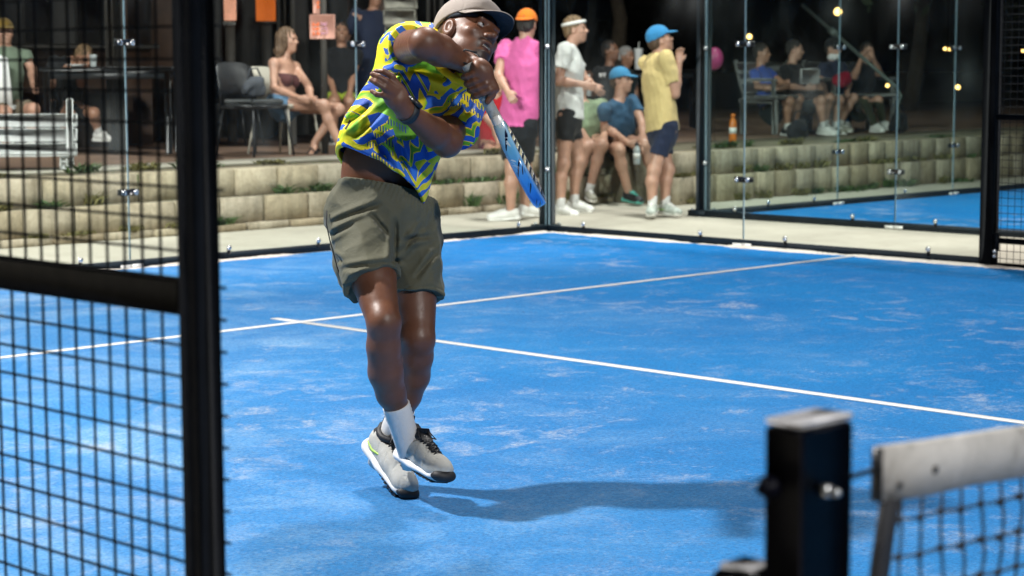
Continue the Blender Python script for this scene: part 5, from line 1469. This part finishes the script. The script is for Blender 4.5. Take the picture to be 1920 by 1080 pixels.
    B.add(Cone(wL, p(746, 190, -.325), .027, .026), .02)
    pc = p(741, 178, -.335); hd = nrm(p(722, 158, -.34)-p(755, 200, -.32)); hs = nrm(np.cross(hd, D)); 
    B.add(Ell(pc, (.044, .037, .018), np.array((hd, hs, np.cross(hd, hs)))), .018)
    fing = [[(746, 163, -.34), (735, 143, -.355), (720, 134, -.36), (706, 134, -.35), (699, 137, -.345)],
            [(740, 168, -.35), (724, 152, -.37), (710, 144, -.375), (698, 139, -.37)],
            [(736, 175, -.35), (720, 164, -.372), (706, 155, -.378), (696, 150, -.372)],
            [(733, 184, -.345), (719, 179, -.36), (706, 177, -.362), (697, 171, -.355)],
            [(754, 182, -.30), (750, 166, -.285), (742, 153, -.28), (735, 146, -.285)]]
    for i, fg in enumerate(fing):
        r0 = .0105 if i < 3 else (.0092 if i == 3 else .0115); n = len(fg)
        for k in range(n-1): B.add(Cone(p(*fg[k]), p(*fg[k+1]), r0*(1-.09*k), r0*(1-.09*(k+1))), .004 if k else .010)
    def tint(v):
        q = (v-hc) @ A.T
        a, b, c = q[:, 0], q[:, 1], q[:, 2]
        inh = (np.abs(c) < .16) & (np.abs(b) < .10) & (a > -.14) & (a < .14) & ((q**2).sum(1) < .0256)
        sk_ = np.zeros(len(v))
        # cropped hair under the cap, sideburn, moustache and goatee
        hair = np.clip((.030-a)/.02, 0, 1)*np.clip((c+.05)/.02, 0, 1)*np.clip((np.abs(b)-.02)/.03, 0, 1)*(~((np.abs(b) > .068) & (np.abs(a+.008) < .03) & (np.abs(c+.003) < .035)))
        mous = np.exp(-((c+.040)/.0055)**2)*np.clip((.034-np.abs(b))/.008, 0, 1)*np.clip((a-.06)/.02, 0, 1)
        goat = np.clip((-.074-c)/.008, 0, 1)*np.clip((.045-np.abs(b))/.015, 0, 1)*np.clip((a-.035)/.02, 0, 1)
        sb = np.exp(-((np.abs(b)-.030)/.006)**2)*np.clip((-.036-c)/.008, 0, 1)*np.clip((.08+c)/.01, 0, 1)*np.clip((a-.06)/.02, 0, 1)
        jaw = .35*np.clip((-.05-c)/.02, 0, 1)*np.clip((a+.0)/.03, 0, 1)
        brow = np.exp(-((c-.031)/.0055)**2)*np.clip((np.abs(b)-.012)/.006, 0, 1)*np.clip((.056-np.abs(b))/.008, 0, 1)*np.clip((a-.05)/.02, 0, 1)
        return np.where(inh, np.clip(np.maximum.reduce([hair*.85, mous*.9, goat*.9, sb*.8, jaw, brow]), 0, 1), 0)
    B.build('body', h, SK_PLAYER, root, tint)
    # eyes, teeth
    for s in (-1, 1):
        m = MB(); c = hq(.0795, s*.0325, .007); m.sphere(c, .0128, 16, 10); e = m.build('eye', EYE_W, root, True)
        m = MB(); g = nrm(f+l*.18+u*.12); m.sphere(c+g*.0082, .0066, 12, 8); m.build('iris', EYE_D, e, True)
        LD = Sculpt(); LD.add(Ell(hq(.0795, s*.0325, .0075), (.0150, .0165, .0150), A), 0).cut(Ell(hq(.094, s*.0325, .0035), (.016, .0175, .0056), A), .002)
        LD.build('eyelid', .0018, SK_PLAYER, root)
    m = MB(); m.obox(hq(.088, 0, -.0570), (.006, .016, .0042), A, bev=.002); m.build('teeth', TEETH, root)
    m = MB(); m.sphere(hq(.080, 0, -.0640), (.012, .019, .011), 12, 8, M=A); m.build('mouth_inside', MOUTH, root, True)
    # cap
    CAP = cloth('taupe_cap_cloth', (.28, .245, .222), .06, 300, fold=.2)
    CAPU = cloth('cap_underside', (.03, .04, .055), .1, 300)
    H = Sculpt(); H.add(Ell(hq(-.012, 0, .050), (.111, .0905, .097), A), 0).add(Cone(hq(.06, .03, .075), hq(.06, -.03, .075), .03), .04).inter(Plane(hq(0, 0, .036), -u+f*.20))
    H.shell = .010
    H.disp = lambda v: -.0016*np.exp(-(((v-hc) @ l)/.0022)**2)-.0012*np.exp(-((((v-hc) @ l)*.5+((v-hc) @ f)*.87)/.0022)**2)-.0012*np.exp(-((((v-hc) @ l)*.5-((v-hc) @ f)*.87)/.0022)**2)
    cp = H.build('cap', .003, CAP, root)
    H = Sculpt(); H.add(Ell(hq(-.012, 0, .036), (.107, .0865, .022), A), 0).cut(Ell(hq(-.012, 0, .036), (.100, .080, .05), A), 0).inter(Plane(hq(0, 0, .044), u-f*.20))
    H.build('sweatband', .003, CAPU, cp)
    m = MB(); m.sphere(hq(-.012, 0, .149), (.008, .008, .005), 10, 6, M=A); m.build('button', CAP, cp, True)
    # brim: curved sheet with thickness
    V = []; F = []; n = 21; nr = 8; th_ = .0035
    for side_ in (0, 1):
        for j in range(nr+1):
            for i in range(n):
                ph = math.radians(-74+148*i/(n-1)); s_ = j/nr
                base = np.array((-.012+.104*math.cos(ph), .0855*math.sin(ph)))
                ext = .078*max(0, math.cos(ph*.98))**.55*s_
                a = base[0]+ext; b = base[1]*(1-.03*s_)
                z = .050-.0+.20*(a-.092)*.0-.30*ext-1.9*(b**2)*(.55+.6*s_)+.006
                V.append(hq(a, b, z-(th_ if side_ else 0)))
    N_ = n*(nr+1)
    for j in range(nr):
        for i in range(n-1):
            q0 = j*n+i; F.append((q0, q0+1, q0+n+1, q0+n)); F.append((N_+q0, N_+q0+n, N_+q0+n+1, N_+q0+1))
    mi = [0 if k % 2 == 0 else 1 for k in range(len(F))]
    rim = [nr*n+i for i in range(n)]
    for i in range(n-1): F.append((rim[i], rim[i+1], N_+rim[i+1], N_+rim[i])); mi.append(0)
    for i0 in (0, n-1):
        for j in range(nr): F.append((j*n+i0, (j+1)*n+i0, N_+(j+1)*n+i0, N_+j*n+i0)); mi.append(0)
    m = MB(); m.add(V, F); m.m = mi; m.build('brim', [CAP, CAPU], cp, True)

    # ---- patterned shirt
    T = Sculpt()
    T.add(Cone(p(806, 132, .07), chest, .150, .172, flat=(fw, .74)), 0)
    T.add(Cone(chest, p(728, 280, .06), .172, .163, flat=(fw, .82)), .06)
    T.add(Cone(p(738, 250, .06), p(724, 345, .02), .158, .150, flat=(fw, .86)), .05)
    T.add(Cone(p(800, 205, .06), p(760, 352, .03), .10, .050), .06)
    T.add(Cone(neck-spine*.02, shR, .076, .078), .05).add(Cone(neck-spine*.02, shL, .078, .076), .05)
    T.add(Cone(shR-(eR-shR)*.1, eR, .078, .072, e1=.40), .03).add(Cone(shL-(eL-shL)*.1, eL, .074, .080, e1=.05), .03)
    T.add(Cone(p(866, 182, .18), p(853, 262, -.10), .074, .080, e1=.84), .03)
    T.add(Cone(p(822, 152, .03), p(848, 138, -.02), .092, .078), .03)
    w1, w2 = wrinkle(11, .010, 13, (1, 1, .7), 6), wrinkle(5, .0055, 30, (1, 1, 1), 7)
    folds = [(p(690, 150, -.1), p(800, 120, -.16)), (p(700, 190, -.1), p(770, 135, -.15)), (p(760, 120, -.12), p(850, 150, -.1)), (p(660, 260, -.08), p(720, 200, -.12)),
             (p(745, 330, -.1), p(700, 250, -.12)), (p(770, 350, -.08), p(745, 255, -.1)), (p(800, 300, -.06), p(790, 200, -.1)), (p(640, 240, -.03), p(690, 200, -.1)), (p(880, 210, .1), p(860, 260, .06))]
    def disp(v):
        o = w1(v)+w2(v)
        for a, b in folds:
            ba = b-a; t_ = np.clip(((v-a) @ ba)/(ba @ ba), 0, 1); rel = v-a-t_[:, None]*ba
            rx = rel @ R; ru = rel @ U; axn = np.array((ba @ R, ba @ U)); axn /= np.linalg.norm(axn)
            dd = rx*-axn[1]+ru*axn[0]
            al = np.clip(t_*(1-t_)*4, 0, 1)*(np.abs(((v-a) @ ba)/(ba @ ba)-.5) < .5)
            front = ((v-chest) @ D) < .05
            o = o+front*al*(-.014*np.exp(-(dd/.009)**2)+.009*np.exp(-((np.abs(dd)-.019)/.011)**2))
        return o
    T.disp = disp; T.shell = .014
    h1, h2, h3 = p(636, 292, .03), p(697, 284, -.13), p(783, 367, .0)
    hn = nrm(np.cross(h2-h1, h3-h1)); hn = hn if hn @ spine < 0 else -hn
    T.inter(Plane(h2, hn))
    T.cut(Cone(p(851, 130, -.02), p(875, 95, -.03), .060, .070), .003)
    sm = shirt_material(p, hc)
    sh = T.build('shirt', h, sm, root)
    m = MB(); cc = p(847, 137, -.025); ax = nrm(p(872, 96, .02)-p(846, 134, .035)); x1 = nrm(np.cross(ax, D)); x2 = np.cross(ax, x1)
    m.tube([cc+(x1*math.cos(a)+x2*math.sin(a))*.0655 for a in np.linspace(0, 2*math.pi, 31)], .0115, 8, cap=False); m.build('collar', cloth('yellow_rib', (.72, .52, .008), .06), sh, True)

    # ---- shorts
    S = Sculpt(); OL = cloth('olive_grey_shorts', (.086, .086, .058), .10, 380, .75, .3)
    S.add(Cone(p(710, 352, .08), p(718, 405, .09), .138, .160, flat=(fw, .86)), 0).add(Cone(p(718, 405, .09), p(724, 445, .09), .160, .152, flat=(fw, .88)), .04)
    S.add(Cone(hR-(kR-hR)*.05, kR, .106, .092, e1=.66), .02).add(Cone(hL-(kL-hL)*.05, kL, .104, .092, e1=.70), .02)
    S.add(Cone(p(668, 470, .08), p(658, 540, .12), .085, .050, e1=.98), .03)
    s1, s2 = wrinkle(31, .010, 14, (1, 1, .8), 6), wrinkle(37, .006, 42, (1, 1, 1.3), 6)
    sf = [(p(618, 420, -.0), p(700, 385, -.1)), (p(615, 445, 0), p(650, 425, -.1)), (p(690, 395, -.1), p(735, 450, -.1)), (p(622, 480, -.02), p(660, 500, -.1)), (p(740, 400, -.08), p(738, 500, -.08)),
          (p(760, 450, -.05), p(815, 440, .05)), (p(750, 470, -.05), p(800, 420, .0)), (p(640, 505, -.1), p(735, 490, -.14)), (p(780, 520, -.02), p(820, 470, .05))]
    def sdisp(v):
        o = s1(v)+s2(v)
        for a, b in sf:
            ba = b-a; tr = ((v-a) @ ba)/(ba @ ba); t_ = np.clip(tr, 0, 1); rel = v-a-t_[:, None]*ba
            axn = np.array((ba @ R, ba @ U)); axn /= np.linalg.norm(axn); dd = (rel @ R)*-axn[1]+(rel @ U)*axn[0]
            al = np.clip(t_*(1-t_)*4, 0, 1); front = ((v-pel) @ D) < .03
            o = o+front*al*(-.010*np.exp(-(dd/.007)**2)+.008*np.exp(-((np.abs(dd)-.015)/.009)**2))
        top_ = ((v-pel) @ spine)
        ga = np.arctan2((v-pel) @ fw, (v-pel) @ lat)
        o = o+np.exp(-((top_-.070)/.022)**2)*.0028*np.sin(ga*58)
        for hp, kn, ee in ((hR, kR, .66), (hL, kL, .70)):
            ba = kn-hp; L_ = np.linalg.norm(ba); tt = ((v-hp) @ ba)/(ba @ ba); rel = np.linalg.norm(v-hp-tt[:, None]*ba, axis=1)
            o = o-.0025*np.exp(-(((ee-tt)*L_-.024)/.0022)**2)*(rel < .14)
        return o
    S.disp = sdisp; S.shell = .014
    wp = [p(626, 338, .08), p(700, 340, -.02), p(792, 370, .14)]; wnn = nrm(np.cross(wp[1]-wp[0], wp[2]-wp[0])); wnn = wnn if wnn @ spine > 0 else -wnn
    S.inter(Plane(wp[1], wnn))
    so = S.build('shorts', h, OL, root)
    m = MB(); m.tube([p(613, 395, -.01), p(612, 420, -.03), p(619, 452, -.05), p(632, 500, -.07), p(641, 528, -.075)], .0022, 5); m.build('piping', BLACKC, so, True)
    # ---- socks
    for hp, kn, ch in chains:
        pts = [p(*ch[k][:3]) for k in (4, 5)]; top_, an = pts; top_ = top_+(p(*ch[3][:3])-top_)*.25
        a = nrm(top_-an); Ls_ = float(np.linalg.norm(top_-an)); m = MB(); prof = [(-.055, .040), (-.02, .040)]
        for k in range(26):
            x = Ls_*k/25; r_ = .0395+(.0425-.0395)*(k/25)**1.5
            if x > Ls_-.050: r_ += .0016*math.sin((x-Ls_)*2*math.pi/.014)
            prof.append((x, r_))
        prof += [(Ls_+.003, .041), (Ls_+.002, .036)]
        m.lathe(an, a, prof, 24); m.build('sock', SOCK, root, True)
    # ---- shoes
    PSH = simple('pale_grey_knit_shoe', (.46, .46, .43), .7, 0, .12, 30, .35, 300); PSO = simple('white_foam_sole', (.70, .70, .71), .5, 0, .05); PBL = simple('black_padded_collar', (.012, .013, .017), .6, 0, .2); PLM = simple('lime_stripe', (.40, .62, .10), .5)
    fR = nrm(p(838, 886, -.19)-p(760, 838, .04)); uR = R*.42+U*.70-D*.55
    o = shoe(root, p(774, 872, .012), fR, uR, PSH, PSO, .95, accent=None, lace=PBL, collar=PBL)
    toe_cap(root, p(774, 872, .012), fR, uR, PBL, o)
    fL = nrm(p(770, 940, .06)-p(703, 846, .24)); uL = R*.60+U*.42-D*.68
    o = shoe(root, p(710, 866, .215), fL, uL, PSH, PSO, .95, accent=PLM, lace=PBL, collar=PBL)
    toe_cap(root, p(710, 866, .215), fL, uL, PBL, o)
    # ---- watch
    a = nrm(wL-eL); wc = wL-a*.012+0*R; m = MB()
    m.lathe(wc, a, [(-.012, .0325), (-.012, .0355), (.012, .034), (.012, .031)], 24); wch = m.build('watch', SHOE_DARK, root, True)
    toward = nrm(R*.55+U*.72-D*.25); toward = nrm(toward-a*(toward @ a)); ct = wc+toward*.037; m = MB(); s_ = np.cross(a, toward)
    m.lathe(ct-toward*.004, toward, [(0, .022), (.009, .0225), (.011, .019), (.010, .018)], 20); m.build('watch_case', M['plate'], wch, True)
    for k in (-1, 1): m = MB(); m.lathe(ct+a*.016*k+s_*.012, nrm(a*k+s_*.5), [(0, .004), (.010, .004)], 8); m.build('watch_button', M['bolt'], wch)
    # strap of the racket round the right wrist
    m = MB(); a = nrm(wR-eR); x1 = nrm(np.cross(a, U)); x2 = np.cross(a, x1)
    m.tube([wR+a*.012+(x1*math.cos(t)+x2*math.sin(t))*.033 for t in np.linspace(0, 2*math.pi, 25)], .0045, 6, cap=False)
    m.build('wristband', SHOE_DARK, root, True)
    racket(rb, rt, ra, side, toc)

def toe_cap(root, ank, fwd, up, mat, o):
    f = nrm(fwd); u = nrm(up-f*(up @ f)); s = np.cross(u, f)
    A = np.array((f, s, u)); q = lambda x, y, z: ank+f*x+s*y+u*z
    T = Sculpt(); T.add(Ell(q(.186, .002, .024), (.034, .041, .022), A), 0).inter(Plane(q(.176, 0, .020), nrm(u*.55-f)))
    T.build('toe_rubber', .0045, mat, o)
    # tread under the forefoot
    m = MB()
    for i in range(7):
        m.obox(q(.05+.02*i, 0, -.001), (.006, .036-.002*abs(i-3), .003), A, bev=.001)
    m.build('tread', mat, o)

def racket(rb, rt, ra, side, toc):
    t = thing('padel_racket', rb, 'blue padel racket seen edge-on in the right hand of the player', 'racket')
    th = math.radians(5.5); fn = nrm(side*math.cos(th)+toc*math.sin(th)); wv = np.cross(ra, fn)      # fn: face normal, wv: width of the head
    L = float(np.linalg.norm(rt-rb)); hl = .185
    # teardrop head, 38 mm thick, rounded rim and drilled holes shown as recessed dimples
    n = 64; cx = L-.135; prof = []
    def out(a):
        x = math.cos(a); y = math.sin(a)
        rx = .135 if x > 0 else .150
        return np.array((cx+rx*x, .128*y*(1-.18*max(0, -x)**1.5)))
    loop = [out(2*math.pi*i/n) for i in range(n)]
    T = .019; V = []; F = []
    rows = [(-T, .80), (-T, .93), (-T*.80, .985), (-T*.4, 1.0), (T*.4, 1.0), (T*.80, .985), (T, .93), (T, .80)]
    for z, k in rows:
        for q in loop: V.append(rb+ra*(cx+(q[0]-cx)*k)+wv*q[1]*k+fn*z)
    for r in range(len(rows)-1):
        for i in range(n): F.append((r*n+i, r*n+(i+1) % n, (r+1)*n+(i+1) % n, (r+1)*n+i))
    c0 = len(V); V.append(rb+ra*cx-fn*T); V.append(rb+ra*cx+fn*T)
    for i in range(n): F.append((c0, (i+1) % n, i)); b = (len(rows)-1)*n; F.append((c0+1, b+i, b+(i+1) % n))
    m = MB(); m.add(V, F); head = m.build('racket_head', racket_material(rb, ra, fn, wv, L), t, True)
    m = MB()
    for a in range(-4, 5):
        for b in range(-3, 4):
            x, y = a*.024, b*.026
            if (x/.115)**2+(y/.10)**2 > 1: continue
            for s in (-1, 1): m.lathe(rb+ra*(cx+x)+wv*y+fn*s*(T-.004), fn*s, [(0, .0065), (.0046, .0065), (.0046, .005), (.001, .0045)], 10)
    m.build('holes', M['plate'], head)
    # throat: two arms meeting the handle, pale sleeve
    WH = simple('white_throat', (.80, .82, .84), .35, 0, .08); GR = simple('grey_overgrip', (.33, .34, .33), .75, 0, .15, 60, .3, 200)
    for s in (-1, 1):
        m = MB(); m.tube([rb+ra*(hl-.01)+wv*s*.010, rb+ra*(hl+.02)+wv*s*.022, rb+ra*(hl+.055)+wv*s*.048, rb+ra*(hl+.085)+wv*s*.075], [.016, .017, .017, .016], 12); m.build('throat_arm', WH, t, True)
    m = MB()
    for i in range(9): pass
    pts = [(-.004, .019), (0, .0205), (.012, .0205), (.016, .0165)]
    k = .02
    while k < hl: pts += [(k, .0165), (k+.016, .0175), (k+.0175, .0162)]; k += .019
    m.lathe(rb, ra, pts, 16); m.build('grip', GR, t, True)
    m = MB(); m.tube([rb-ra*.002, rb-ra*.03-side*.02, rb-ra*.045+side*.012, rb-ra*.02+side*.04], .0035, 6); m.build('wrist_cord', SHOE_DARK, t, True)

def racket_material(rb, ra, fn, wv, L):
    t = NT('racket_lacquer')
    g = t.pos()
    def comp(vec_, org):
        d = t.new('ShaderNodeVectorMath', operation='SUBTRACT'); t.l(g, d.inputs[0]); d.inputs[1].default_value = tuple(org)
        e = t.new('ShaderNodeVectorMath', operation='DOT_PRODUCT'); t.l(d.outputs[0], e.inputs[0]); e.inputs[1].default_value = tuple(vec_); return e.outputs['Value']
    x = comp(ra, rb); y = comp(fn, rb)
    along = t.math('DIVIDE', x, L)
    col = t.ramp(along, [(.40, (.45, .66, .80)), (.58, (.14, .46, .80)), (.80, (.03, .24, .72)), (1, (.012, .14, .60))])
    cb = t.new('ShaderNodeCombineXYZ'); t.l(t.math('MULTIPLY', x, 22), cb.inputs[0]); t.l(t.math('MULTIPLY', y, 34), cb.inputs[1])
    sk = t.math('ADD', t.math('MULTIPLY', x, 34), t.math('MULTIPLY', y, 60))
    cb2 = t.new('ShaderNodeCombineXYZ'); t.l(sk, cb2.inputs[0]); t.l(t.math('MULTIPLY', y, 20), cb2.inputs[1])
    dk = t.ramp(t.noise(1.0, 2, .5, cb2.outputs[0], .4), [(.58, 0), (.60, 1)])
    inner = t.ramp(t.math('ABSOLUTE', y), [(.0135, 1), (.0150, 0)])
    col = t.mix(t.math('MULTIPLY', dk, inner), col, (.008, .012, .05))
    cb3 = t.new('ShaderNodeCombineXYZ'); t.l(t.math('ADD', t.math('MULTIPLY', x, 26), 7), cb3.inputs[0]); t.l(t.math('MULTIPLY', y, 40), cb3.inputs[1])
    lt = t.math('MULTIPLY', t.ramp(t.noise(1.0, 2, .5, cb3.outputs[0], .6), [(.58, 0), (.60, 1)]), t.ramp(along, [(.62, 1), (.72, 0)]))
    col = t.mix(t.math('MULTIPLY', lt, inner), col, (.62, .74, .84))
    edge = t.ramp(t.math('ABSOLUTE', y), [(.0148, 0), (.0160, 1)])
    col = t.mix(t.math('MULTIPLY', edge, .55), col, (.30, .50, .74))
    t.pbr(col, .2, 0, None, .6, coat=.8)
    return t.m

def shirt_material(p, hc):
    """printed jersey: yellow ground, blue bars and zigzags outlined in yellow, green panels, hatched patches, a round badge"""
    t = NT('printed_jersey'); g = t.pos()
    def comp(vec_, org):
        d = t.new('ShaderNodeVectorMath', operation='SUBTRACT'); t.l(g, d.inputs[0]); d.inputs[1].default_value = tuple(org)
        e = t.new('ShaderNodeVectorMath', operation='DOT_PRODUCT'); t.l(d.outputs[0], e.inputs[0]); e.inputs[1].default_value = tuple(vec_); return e.outputs['Value']
    org = p(745, 200, 0)
    s_up = nrm(p(800, 120)-p(700, 330)); s_x = nrm(np.cross(s_up, D)); s_x = s_x if s_x @ R > 0 else -s_x
    X = comp(s_x, org); Y = comp(s_up, org); Z = comp(D, org)
    YEL = (.86, .66, .008); BLU = (.012, .075, .44); GRN = (.12, .40, .02); DGR = (.02, .12, .02); LIM = (.50, .56, .01)
    def cxyz(a, b, c=None):
        o = t.new('ShaderNodeCombineXYZ'); t.l(a, o.inputs[0]); t.l(b, o.inputs[1])
        if c is not None: t.l(c, o.inputs[2])
        return o.outputs[0]
    base = cxyz(X, Y, Z)
    n1 = t.noise(7.0, 1, .4, base, .3)
    # soft panels of lime and green
    gm = t.noise(8.5, 1.5, .5, cxyz(Y, X, Z), .8)
    col = t.mix(t.ramp(gm, [(.40, 0), (.52, 1)]), YEL, LIM)
    col = t.mix(t.ramp(gm, [(.51, 0), (.545, .9), (.70, 1)]), col, GRN)
    col = t.mix(t.ramp(gm, [(.60, 0), (.72, .9)]), col, DGR)
    # cells from a warped chebychev voronoi give each print panel its own stripe direction
    vo = t.new('ShaderNodeTexVoronoi'); vo.distance = 'CHEBYCHEV'; vo.inputs['Scale'].default_value = 11.0; vo.inputs['Randomness'].default_value = .95; t.l(base, vo.inputs['Vector'])
    vd = t.new('ShaderNodeTexVoronoi'); vd.feature = 'F1'; vd.distance = 'CHEBYCHEV'; vd.inputs['Scale'].default_value = 8.2; vd.inputs['Randomness'].default_value = .95; t.l(base, vd.inputs['Vector'])
    sep = t.new('ShaderNodeSeparateColor'); t.l(vo.outputs['Color'], sep.inputs[0])
    ang = t.math('MULTIPLY', sep.outputs[0], 6.28)
    warp = t.math('MULTIPLY', t.math('SUBTRACT', t.noise(6.0, 2, .5, base), .5), .17)
    zig = t.math('MULTIPLY', t.math('MULTIPLY', t.math('PINGPONG', t.math('ADD', X, Y), .03), 1.3), t.math('GREATER_THAN', sep.outputs[1], .68))
    sx = t.math('MULTIPLY', t.math('ADD', X, warp), t.math('COSINE', ang)); sy = t.math('MULTIPLY', t.math('ADD', t.math('ADD', Y, zig), t.math('MULTIPLY', warp, -.6)), t.math('SINE', ang))
    ph = t.math('ADD', sx, sy)
    band = t.math('PINGPONG', t.math('MULTIPLY', ph, 41.0), 1.0)
    wdt = t.math('MULTIPLY_ADD', sep.outputs[1], .30); wdt.node.inputs[2].default_value = .33
    isb = t.math('LESS_THAN', band, wdt)
    ring = t.math('MULTIPLY', t.math('LESS_THAN', band, t.math('ADD', wdt, .16)), t.math('SUBTRACT', 1.0, isb))
    on = t.math('GREATER_THAN', sep.outputs[2], .22)
    col = t.mix(t.math('MULTIPLY', ring, on), col, YEL)
    shade = t.mix(t.ramp(t.noise(5, 1, .5, base), [(.35, 0), (.62, 1)]), (.022, .15, .60), (.012, .07, .42))
    col = t.mix(t.math('MULTIPLY', isb, on), col, shade)
    # yellow keyline round panels
    # hatching in a few panels
    hb = t.math('LESS_THAN', t.math('PINGPONG', t.math('MULTIPLY', t.math('ADD', X, t.math('MULTIPLY', Y, .55)), 210.0), 1.0), .45)
    hrow = t.math('LESS_THAN', t.math('PINGPONG', t.math('MULTIPLY', Y, 70.0), 1.0), .62)
    hm = t.math('MULTIPLY', t.math('MULTIPLY', hb, hrow), t.math('GREATER_THAN', t.noise(6.5, 0, .5, cxyz(Z, X, Y)), .64))
    col = t.mix(t.math('MULTIPLY', hm, t.math('SUBTRACT', 1.0, isb)), col, (.012, .05, .20))
    # sweat-dark vertical tonal change of the cloth itself is left to the light; badge:
    bc = p(856, 194, .10); bx = nrm(s_x+D*.9); by = s_up
    bX = comp(nrm(s_x*.75+D*.66), bc); bY = comp(s_up, bc); bD = comp(nrm(s_x*.66-D*.75), bc)
    rr = t.math('SQRT', t.math('ADD', t.math('MULTIPLY', bX, bX), t.math('MULTIPLY', bY, bY)))
    near = t.math('LESS_THAN', t.math('ABSOLUTE', bD), .06)
    front = t.math('LESS_THAN', Z, .14)
    col = t.mix(t.math('MULTIPLY', t.math('MULTIPLY', t.math('LESS_THAN', rr, .036), near), front), col, (.62, .68, .74))
    col = t.mix(t.math('MULTIPLY', t.math('MULTIPLY', t.math('LESS_THAN', rr, .0325), near), front), col, (.03, .20, .55))
    rg = t.math('MULTIPLY', t.math('LESS_THAN', t.math('ABSOLUTE', t.math('SUBTRACT', rr, .0265)), .0012), 1.0)
    col = t.mix(t.math('MULTIPLY', t.math('MULTIPLY', rg, near), front), col, (.55, .62, .70))
    ar = t.math('ADD', t.math('ABSOLUTE', t.math('SUBTRACT', t.math('ABSOLUTE', bX), t.math('MULTIPLY', t.math('ABSOLUTE', bY), .5))), t.math('MULTIPLY', t.math('ABSOLUTE', bY), .25))
    fig = t.math('MULTIPLY', t.math('LESS_THAN', ar, .0042), t.math('LESS_THAN', rr, .015))
    col = t.mix(t.math('MULTIPLY', t.math('MULTIPLY', fig, near), front), col, (.66, .70, .74))
    # small black maker's tag shape low on the side
    tX = comp(s_x, p(655, 237, 0)); tY = comp(s_up, p(655, 237, 0))
    tg = t.math('MULTIPLY', t.math('MULTIPLY', t.math('LESS_THAN', t.math('ABSOLUTE', tX), .0045), t.math('LESS_THAN', t.math('ABSOLUTE', tY), .016)), t.math('LESS_THAN', Z, .06))
    col = t.mix(tg, col, (.01, .01, .01))
    v = t.obj(); hgt = t.math('ADD', t.math('MULTIPLY', t.noise(420, 1, .5, v), .12), t.math('MULTIPLY', t.noise(26, 4, .6, v, 1.2), .8))
    t.pbr(col, .62, 0, t.bump(hgt, .3, .010), .35, sheen=.05)
    return t.m

player()
